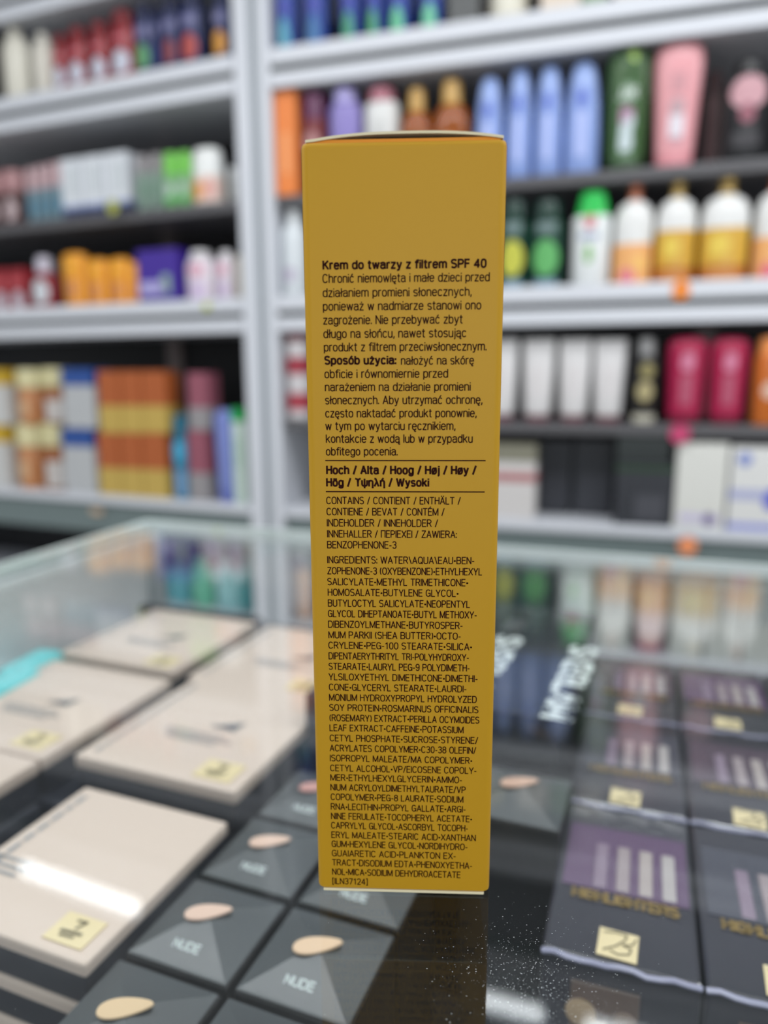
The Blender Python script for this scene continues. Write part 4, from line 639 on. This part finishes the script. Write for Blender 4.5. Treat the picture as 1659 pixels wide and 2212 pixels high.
def highlighter(loc, rz, label, w=.0405, d=.076, h=.05, tilt=0., warm=(96, 72, 104), fold=False, picture=False):
    t = thing('highlighter_palette', label, 'palette', loc, rz, 'wrapped palettes under the glass', rx=tilt)
    film = dict(coat=1., rough=.3)
    obj('tray', box_bm((-w/2, w/2, -d/2, d/2, 0, h), bevel=.0012), mat((46, 46, 56), .3, coat=1.), t)
    obj('window', box_bm((-w*.44, w*.46, -d*.115, d*.33, h-.001, h+.0004)), mat(warm, .3, coat=1.), t)
    for k in range(4):
        x = -w*.17+k*w*.165
        obj('powder_pan', box_bm((x-w*.05, x+w*.05, -d*.1, d*.2, h-.0008, h+.0009), bevel=.0006), mat([(138, 122, 140), (158, 146, 150), (172, 162, 160), (176, 170, 170)][k], .35), t)
    bm = bmesh.new(); write(bm, 'HIGHLIGHTERS', -w*.36, w*.39, -d*.186, d*.062, .2, lambda p: Vector((p.x, p.y, h+.0004)))
    obj('lettering', bm, mat((176, 150, 96), .3, metal=.6), t, label='gold lettering')
    bm = bmesh.new(); pts = [(-w/2+w*i/12, -d/2-.0004+.0004*math.sin(i*2.1), h-.0005+.0004*math.sin(i*1.3)) for i in range(13)]
    add_tube(bm, pts, .0008, 6); obj('wrap_seam', bm, mat((170, 172, 200), .15, coat=1.), t, smooth=True, label='shiny film edge')
    if picture:                                         # the front side shows the compact inside
        pc = obj('printed_picture', box_bm((-w*.30, w*.14, -d/2-.0005, -d/2+.001, h-.046, h-.0075), bevel=.0003), mat((112, 92, 78), .35, coat=.6), t, label='brown picture on the front side')
        for px, pz, pr, col in ((-.0095, -.017, .0042, (196, 170, 134)), (-.004, -.0235, .005, (226, 214, 196)), (.0022, -.0165, .003, (150, 130, 114))):
            pb = loft([(0, pr, pr), (.0006, pr, pr), (.0009, pr*.8, pr*.8)]); bmesh.ops.rotate(pb, verts=pb.verts[:], matrix=Matrix.Rotation(rad(90), 3, 'X')); bmesh.ops.translate(pb, verts=pb.verts[:], vec=(px, -d/2-.0004, h+pz)); obj('powder_disc', pb, mat(col, .5), pc, smooth=True)
    if fold:                                            # the film lifts into a low ridge towards the far edge
        bm = bmesh.new(); n = 10; rows = []
        for i in range(n+1):
            y = d*(.30+.19*i/n); z = h+.0016+.0016*math.sin(math.pi*.5*i/n)**2*1.6
            rows.append([bm.verts.new((w*(-.47+.94*k/14), y, z+.00012*math.sin(k*1.7+i))) for k in range(15)])
        for a, b in zip(rows, rows[1:]):
            for k in range(14): bm.faces.new((a[k], a[k+1], b[k+1], b[k]))
        obj('wrap_fold', bm, FILM, t, smooth=True, label='raised fold of clear film')
    sticker(t, -.0007, -d*.405, h+.0003, .0108, .0108, 'cursive', rad(-3))
    return t

def lettered_carton(loc, rz, label, w, d, h=.135):
    t = thing('lettered_carton', label, 'carton', loc, rz, 'black cartons with white lettering')
    obj('body', box_bm((-w/2, w/2, -d/2, d/2, 0, h), bevel=.001), mat((30, 34, 36), .25, coat=.5), t)
    bm = bmesh.new()                                    # the word runs towards the viewer, letter tops to the right
    write(bm, 'SHEGLAM', 0, .082, 0, .0132, .24, lambda p: Vector((.0105+p.y, .0150-p.x, h+.0003)))
    obj('lettering', bm, mat((226, 236, 234), .4), t, label='large white lettering')
    bm = bmesh.new()
    for k in range(4): band(bm, [(.0095, .024+k*.005), (.020, .024+k*.005)], .0007, h+.0003)
    obj('small_print', bm, mat((150, 156, 156), .5), t)
    return t
RZ = -0.37525
t = thing('display_riser', 'low black riser carrying the four cream boxes by the glass corner', 'riser', (-0.1083, 0.3752, -0.1553), RZ)
obj('block', box_bm((-.066, .085, -.098, .092, 0, .0876), (-.066, 0, -.186, -.0985, 0, .0876), bevel=.002), NIGHT, t)
cream_box((-0.0796, 0.3165, -0.0674), RZ, 'cream box nearest the yellow carton, with wedge mark and yellow sticker')
cream_box((-0.1370, 0.4340, -0.0674), RZ, 'cream box furthest back, at the glass corner by the dark rail')
cream_box((-0.1665, 0.3430, -0.0674), RZ, 'cream box at the left of the four, beside the turquoise packs')
cream_box((-0.0528, 0.3988, -0.0674), RZ, 'cream box behind the nearest one, half hidden by the yellow carton')
cream_box((-0.1989, 0.2607, -0.0674), RZ, 'cream box cut by the left photo edge, in front of the leftmost one', marks=False)
t = thing('display_riser', 'low black riser under the front left stack of cream boxes', 'riser', (-0.1005, 0.2215, -0.1553), RZ); obj('block', box_bm((-.032, .032, -.034, .034, 0, .0465), bevel=.002), NIGHT, t)
cream_box((-0.1005, 0.2215, -0.1083), -0.3752, 'cream box at the bottom of the front left stack', marks=False, mx=-.026, wedge=False, group='front left stack of cream boxes', w=.0655, d=.0705, h=.0143)
cream_box((-0.1005, 0.2215, -0.0937), -0.3752, 'cream box second from the bottom of the front left stack', marks=False, mx=-.026, wedge=False, group='front left stack of cream boxes', w=.0655, d=.0705, h=.0143)
cream_box((-0.1005, 0.2215, -0.0791), -0.3752, 'cream box third from the bottom of the front left stack', marks=False, mx=-.026, wedge=False, group='front left stack of cream boxes', w=.0655, d=.0705, h=.0143)
cream_box((-0.1005, 0.2215, -0.0645), -0.3752, 'cream box on top of the front left stack, lamp streak across it', marks=True, mx=-.026, wedge=False, group='front left stack of cream boxes', w=.0655, d=.0705, h=.0143)
black_box((-0.0669, 0.1624, -0.1552), RZ, 'black box at the bottom photo edge with a peach swatch', (232, 204, 164), True, False)
black_box((-0.0535, 0.1965, -0.1552), RZ, 'black faceted box in the middle of the left row, beside the cream stack', (226, 196, 178), True, True)
black_box((-0.0401, 0.2306, -0.1552), RZ, 'black faceted box behind it in the left row, corner of the front cream stack', (226, 196, 178), True, True)
black_box((-0.0267, 0.2646, -0.1552), RZ, 'black faceted box furthest back in the left row, by the navy box', (206, 158, 150), True, True)
black_box((-0.0329, 0.1490, -0.1552), RZ, 'black box at the bottom photo edge, in front of the one with readable word', (232, 204, 164), True, False)
black_box((-0.0194, 0.1831, -0.1552), RZ, 'black faceted box just below left of the yellow carton, its pale word readable', (230, 200, 168), True, True)
black_box((-0.0060, 0.2171, -0.1552), RZ, 'black faceted box partly under the yellow carton base', (226, 196, 178), True, True)
black_box((0.0487, 0.2455, -0.1552), RZ, 'black faceted box right of the yellow carton, in front of the lettered cartons', (206,170,150), True, False, h=.118)
t = thing('carton', 'tall navy carton left of the yellow carton, beside the cream boxes', 'carton', (-0.0116, 0.3403, -0.1552), RZ); obj('body', box_bm((-.0155, .0155, -.03, .03, 0, .12), bevel=.0012), mat((44, 52, 70), .35), t); obj('printed_band', box_bm((-.0159, .0159, -.0304, .0304, .07, .078)), mat((70, 72, 90), .4), t)
t = thing('cosmetic_pack', 'turquoise pack nearer the photo edge, by the frosted side pane', 'pack', (-0.1989, 0.3638, -0.1552), RZ+.12, 'turquoise packs'); obj('body', box_bm((-.011, .011, -.021, .021, 0, .093), bevel=.002), mat((96, 206, 214), .25), t); obj('cap', box_bm((-.009, .009, -.018, .018, .0932, .108), bevel=.004), mat((120, 224, 228), .2), t); obj('label', box_bm((-.0112, .0112, -.0205, .0205, .05, .07)), mat((60, 160, 170), .3), t)
t = thing('cosmetic_pack', 'turquoise pack nearer the glass corner, by the frosted side pane', 'pack', (-0.1984, 0.3917, -0.1552), RZ+.12, 'turquoise packs'); obj('body', box_bm((-.011, .011, -.021, .021, 0, .093), bevel=.002), mat((96, 206, 214), .25), t); obj('cap', box_bm((-.009, .009, -.018, .018, .0932, .108), bevel=.004), mat((120, 224, 228), .2), t); obj('label', box_bm((-.0112, .0112, -.0205, .0205, .05, .07)), mat((60, 160, 170), .3), t)
t = thing('carton', 'slim black carton against the dark back rail behind the furthest cream box', 'carton', (-0.1266, 0.5031, -0.1552), SC_ROT); obj('body', box_bm((-.044, .05, -.017, -.0095, 0, .103), bevel=.001), mat((24, 28, 30), .35), t); obj('end_flap', box_bm((.0501, .0506, -.0165, -.010, .002, .101)), mat((34, 38, 40), .4), t)
lettered_carton((0.0747, 0.3287, -0.1552), -0.3975, 'black carton with large white lettering down its right side', 0.0344, 0.1337)
lettered_carton((0.0416, 0.3426, -0.1552), -0.3975, 'black carton with white lettering, mostly hidden by the yellow carton', 0.0344, 0.1337)
t = thing('display_riser', 'low black riser carrying the wrapped palettes', 'riser', (0.1423, 0.2706, -0.1553), -0.3372); obj('block', box_bm((-.055, .0655, -.1165, .1165, 0, .0548), bevel=.002), NIGHT, t)
highlighter((0.0763, 0.2112, -0.1002), -0.3372, 'wrapped highlighter palette nearest the camera, gold lettering and cursive sticker', w=0.0419, fold=True, picture=True, warm=(96, 72, 104))
highlighter((0.1167, 0.1970, -0.1002), -0.3372, 'wrapped highlighter palette at the right photo edge, right of the nearest one', w=0.0419, fold=False, picture=True, warm=(70, 72, 84))
highlighter((0.1021, 0.2848, -0.1002), -0.3372, 'wrapped palette directly behind the nearest one, with its own yellow sticker', w=0.0419, fold=False, picture=False, warm=(70, 72, 84))
highlighter((0.1425, 0.2706, -0.1002), -0.3372, 'wrapped palette behind the one at the right photo edge, second row', w=0.0419, fold=False, picture=False, warm=(84, 70, 84))
highlighter((0.1830, 0.2564, -0.1002), -0.3372, 'wrapped palette at the right edge, second row', w=0.0419, fold=False, picture=False, warm=(96, 72, 104))
highlighter((0.1279, 0.3584, -0.1002), -0.3372, 'wrapped palette in the back row, beside the lettered black carton', w=0.0419, fold=False, picture=False, warm=(84, 70, 84))
highlighter((0.1683, 0.3442, -0.1002), -0.3372, 'wrapped palette in the back row, middle', w=0.0419, fold=False, picture=False, warm=(96, 72, 104))
highlighter((0.2088, 0.3300, -0.1002), -0.3372, 'wrapped palette in the back row by the right photo edge', w=0.0419, fold=False, picture=False, warm=(70, 72, 84))
t = thing('carton', 'dark maroon carton between the yellow carton and the wrapped palettes', 'carton', (0.0693, 0.2702, -0.1552), RZ); obj('body', box_bm((-.011, .011, -.02, .02, 0, .068), bevel=.001), mat((58, 24, 38), .35), t); obj('label', box_bm((-.006, .006, -.0204, -.0199, .02, .05)), mat((120, 110, 120), .4), t)

# ---------------------------------------------------------------- the yellow carton
BW, BH, BD = .03674, .15, .036
ybox = thing('cream_carton', 'tall yellow carton printed with dark brown text, standing on the glass counter', 'carton', (.00373, .14042, .0001), -.046379)
YEL, YIN, CUT = mat((199, 151, 30), .5, spec=.3, scale=40), mat((236, 150, 16), .6), mat((236, 226, 190), .7)
bm = bmesh.new()
def rr(ins, z, r=.0015):
    out = []
    for cx, cy, a0 in ((BW/2-r, BD-r, 0), (-BW/2+r, BD-r, 90), (-BW/2+r, r, 180), (BW/2-r, r, 270)):
        for k in range(6):
            a = rad(a0+18*k); out.append((cx+(r-ins)*math.cos(a), cy+(r-ins)*math.sin(a), z))
    return out
add_loft(bm, [rr(.0004, .0007), rr(.0001, .0009), rr(0, .0013), rr(0, BH-.0012), rr(.0001, BH-.0006), rr(.0003, BH-.0003), rr(.0006, BH-.0003), rr(.0007, BH-.002)])
obj('body', bm, YEL, ybox, smooth=True)
bm = bmesh.new(); n = 24                               # tuck lid, bowed up in the middle
top_, bot_ = [], []
for i in range(n+1):
    x = -BW/2+.0009+(BW-.0016)*i/n; f = 1-abs(2*i/n-1.04)**2.6
    zz = BH-.0001+.0012*max(0, f)
    top_.append([(x, .0005, zz+.00045), (x, BD-.001, zz+.00045)]); bot_.append([(x, .0005, zz), (x, BD-.001, zz)])
T = [[bm.verts.new(p) for p in r] for r in top_]; B_ = [[bm.verts.new(p) for p in r] for r in bot_]
for i in range(n):
    bm.faces.new((T[i][0], T[i+1][0], T[i+1][1], T[i][1])); bm.faces.new((B_[i][1], B_[i+1][1], B_[i+1][0], B_[i][0]))
    bm.faces.new((B_[i][0], B_[i+1][0], T[i+1][0], T[i][0])); bm.faces.new((T[i][1], T[i+1][1], B_[i+1][1], B_[i][1]))
for i in (0, n): bm.faces.new((B_[i][0], T[i][0], T[i][1], B_[i][1]))
obj('tuck_lid', bm, CUT, ybox, smooth=True, label='bowed lid with a pale cut edge')
obj('tuck_flap', box_bm((-BW/2+.0012, BW/2-.0012, 
    .0009, .0013, BH-.012, BH+.0004)), YIN, ybox, label='orange yellow inside of the lid')
obj('bottom_flap', box_bm((-BW/2+.0012, BW/2-.0012, -.0001, .0008, .0001, .0007), bevel=.0002), CUT, ybox, label='pale cut edge of the bottom flap')
LINES = [
    ('Krem do twarzy z filtrem SPF 40', 1, -0.01477, 0.01509, 0.12809, 0.00166),
    ('Chronić niemowlęta i małe dzieci przed', 0, -0.01482, 0.01569, 0.12576, 0.00161),
    ('działaniem promieni słonecznych,', 0, -0.01483, 0.01246, 0.12325, 0.00162),
    ('ponieważ w nadmiarze stanowi ono', 0, -0.01484, 0.01426, 0.12083, 0.00164),
    ('zagrożenie. Nie przebywać zbyt', 0, -0.01484, 0.01092, 0.11836, 0.00165),
    ('długo na słońcu, nawet stosując', 0, -0.01485, 0.01164, 0.11591, 0.00164),
    ('produkt z filtrem przeciwsłonecznym.', 0, -0.01481, 0.01538, 0.11348, 0.00164),
    ('Sposób użycia:', 1, -0.01477, -0.00127, 0.11105, 0.00168),
    ('nałożyć na skórę', 0, -0.00045, 0.01311, 0.11097, 0.00163),
    ('obficie i równomiernie przed', 0, -0.0148, 0.00835, 0.10858, 0.00165),
    ('narażeniem na działanie promieni', 0, -0.01476, 0.01258, 0.10615, 0.00165),
    ('słonecznych. Aby utrzymać ochronę,', 0, -0.01478, 0.01481, 0.10371, 0.00166),
    ('często naktadać produkt ponownie,', 0, -0.01479, 0.01377, 0.10125, 0.00165),
    ('w tym po wytarciu ręcznikiem,', 0, -0.01483, 0.00984, 0.09886, 0.00165),
    ('kontakcie z wodą lub w przypadku', 0, -0.01478, 0.01312, 0.09645, 0.00164),
    ('obfitego pocenia.', 0, -0.01482, -0.00106, 0.09403, 0.00163),
    ('Hoch / Alta / Hoog / Høj / Høy /', 1, -0.01484, 0.01396, 0.09039, 0.00176),
    ('Hög / Υψηλή / Wysoki', 1, -0.01489, 0.00498, 0.08801, 0.00173),
    ('CONTAINS / CONTIENT / ENTHÄLT /', 0, -0.01492, 0.01104, 0.08458, 0.00149),
    ('CONTIENE / BEVAT / CONTÉM /', 0, -0.01491, 0.00796, 0.08238, 0.0015),
    ('INDEHOLDER / INNEHOLDER /', 0, -0.01489, 0.00673, 0.08016, 0.0015),
    ('INNEHALLER / ΠΕΡΙΕΧΕΙ / ZAWIERA:', 0, -0.01488, 0.01038, 0.07797, 0.0015),
    ('BENZOPHENONE-3', 0, -0.01493, -0.00131, 0.07579, 0.00149),
    ('INGREDIENTS: WATER\\AQUA\\EAU•BEN-', 0, -0.01497, 0.01387, 0.07276, 0.00148),
    ('ZOPHENONE-3 (OXYBENZONE)•ETHYLHEXYL', 0, -0.01501, 0.01542, 0.07052, 0.00149),
    ('SALICYLATE•METHYL TRIMETHICONE•', 0, -0.01503, 0.01276, 0.06829, 0.0015),
    ('HOMOSALATE•BUTYLENE GLYCOL•', 0, -0.015, 0.01091, 0.0661, 0.0015),
    ('BUTYLOCTYL SALICYLATE•NEOPENTYL', 0, -0.01501, 0.01317, 0.06387, 0.00151),
    ('GLYCOL DIHEPTANOATE•BUTYL METHOXY-', 0, -0.01503, 0.01454, 0.06168, 0.00151),
    ('DIBENZOYLMETHANE•BUTYROSPER-', 0, -0.01504, 0.01179, 0.05946, 0.00151),
    ('MUM PARKII (SHEA BUTTER)•OCTO-', 0, -0.01502, 0.01145, 0.05724, 0.0015),
    ('CRYLENE•PEG-100 STEARATE•SILICA•', 0, -0.01507, 0.01374, 0.05504, 0.0015),
    ('DIPENTAERYTHRITYL TRI-POLYHYDROXY-', 0, -0.01507, 0.01314, 0.05277, 0.0015),
    ('STEARATE•LAURYL PEG-9 POLYDIMETH-', 0, -0.01511, 0.01333, 0.05054, 0.00151),
    ('YLSILOXYETHYL DIMETHICONE•DIMETHI-', 0, -0.01516, 0.01496, 0.04829, 0.00151),
    ('CONE•GLYCERYL STEARATE•LAURDI-', 0, -0.01514, 0.01276, 0.04606, 0.00151),
    ('MONIUM HYDROXYPROPYL HYDROLYZED', 0, -0.01515, 0.01486, 0.04382, 0.00152),
    ('SOY PROTEIN•ROSMARINUS OFFICINALIS', 0, -0.01515, 0.01523, 0.04161, 0.00151),
    ('(ROSEMARY) EXTRACT•PERILLA OCYMOIDES', 0, -0.01514, 0.01546, 0.03935, 0.00151),
    ('LEAF EXTRACT•CAFFEINE•POTASSIUM', 0, -0.01518, 0.01231, 0.03714, 0.00152),
    ('CETYL PHOSPHATE•SUCROSE•STYRENE/', 0, -0.01518, 0.01529, 0.03487, 0.00152),
    ('ACRYLATES COPOLYMER•C30-38 OLEFIN/', 0, -0.01522, 0.01494, 0.03264, 0.00152),
    ('ISOPROPYL MALEATE/MA COPOLYMER•', 0, -0.01522, 0.0142, 0.03039, 0.00151),
    ('CETYL ALCOHOL•VP/EICOSENE COPOLY-', 0, -0.01521, 0.0151, 0.02814, 0.00152),
    ('MER•ETHYLHEXYLGLYCERIN•AMMO-', 0, -0.01522, 0.01216, 0.02598, 0.00152),
    ('NIUM ACRYLOYLDIMETHYLTAURATE/VP', 0, -0.01524, 0.01294, 0.02375, 0.00153),
    ('COPOLYMER•PEG-8 LAURATE•SODIUM', 0, -0.01523, 0.0125, 0.02155, 0.00153),
    ('RNA•LECITHIN•PROPYL GALLATE•ARGI-', 0, -0.01525, 0.01301, 0.01932, 0.00153),
    ('NINE FERULATE•TOCOPHERYL ACETATE•', 0, -0.01524, 0.0144, 0.01711, 0.00153),
    ('CAPRYLYL GLYCOL•ASCORBYL TOCOPH-', 0, -0.01526, 0.01356, 0.01495, 0.00154),
    ('ERYL MALEATE•STEARIC ACID•XANTHAN', 0, -0.01524, 0.01523, 0.01272, 0.00154),
    ('GUM•HEXYLENE GLYCOL•NORDIHYDRO-', 0, -0.01522, 0.01354, 0.01059, 0.00154),
    ('GUAIARETIC ACID•PLANKTON EX-', 0, -0.01522, 0.01111, 0.00839, 0.00154),
    ('TRACT•DISODIUM EDTA•PHENOXYETHA-', 0, -0.01523, 0.01458, 0.00618, 0.00155),
    ('NOL•MICA•SODIUM DEHYDROACETATE', 0, -0.01524, 0.01217, 0.00395, 0.00156),
    ('[ILN37124]', 0, -0.01524, -0.0076, 0.00172, 0.00151)]
BROWN = mat((50, 14, 6), .6, spec=.1)
face = lambda p: Vector((p.x, -.00006, p.y))
def block(name, rows):
    bm = bmesh.new()
    for text, bold, x0, x1, z, cap in rows:
        cond = text.upper() == text
        write(bm, text, x0, x1, z, cap, .205 if bold else (.128 if cond else .128), face, gap=(.19 if bold else .155), space=.29)
    obj(name, bm, BROWN, ybox, smooth='keep')
block('heading_lettering', LINES[:1]); block('instruction_lettering', LINES[1:16]); block('grade_lettering', LINES[16:18])
block('contents_lettering', LINES[18:23]); block('ingredient_lettering', LINES[23:])
for x0, x1, z in [(-0.01495, 0.01562, 0.09307), (-0.01496, 0.01557, 0.08705)]:
    bm = bmesh.new(); add_box(bm, x0, x1, -.00006, .0002, z-.00011, z+.00011); obj('ruled_line', bm, BROWN, ybox)

# ---------------------------------------------------------------- dust on the counter glass
bm = bmesh.new()
for k in range(1500):
    if k < 1320: x, y = random.gauss(.0265, .008), random.gauss(.117, .009)
    else: x, y = random.uniform(-.1, .16), random.uniform(.09, .22)
    if math.hypot(x-.0037, (y-.158)*1.0) < .021 and y > .139: continue
    r = random.choice((.000018, .000022, .00003, .00004, .00006)); a = random.random()*3
    st = random.uniform(1, 3)
    pts = [(x+r*st*math.cos(a+q), y+r*math.sin(a+q)) for q in (0, 1.57, 3.14, 4.71)]
    flat(bm, pts, .00012)
dust = tag(obj('dust', bm, mat((206, 212, 214), .8)), 'fine white dust flecks on the counter glass beside the yellow carton', 'dust'); dust['kind'] = 'stuff'

# ---------------------------------------------------------------- lamps over the shelves
def tube_lamp(cx, cy, length, rz, label):
    t = thing('tube_lamp', label, 'lamp', (cx, cy, 1.285), rz, 'lit tubes above the shelves')
    obj('housing', box_bm((-length/2-.02, length/2+.02, -.022, .022, .03, CEIL_Z-1.285), bevel=.004), WHITE, t)
    bm = bmesh.new(); add_tube(bm, [(-length/2, 0, .014), (length/2, 0, .014)], .014, 14)
    obj('lit_tube', bm, glow((246, 252, 255), TUBE_POWER, 'lit_tube'), t, smooth=True)
for cx, cy, length, rz, label in ((-.865, 1.845, .42, rad(-24), 'lit tube lamp above the left shelving, mirrored across the front cream boxes'),
                                 (.15, 1.485, .42, rad(-19), 'lit tube lamp above the right shelving, mirrored below the yellow carton')):
    tube_lamp(cx, cy, length, rz, label)
tube_lamp(.64, 1.33, .42, rad(-17), 'lit tube lamp at the right end of the row above the shelving')
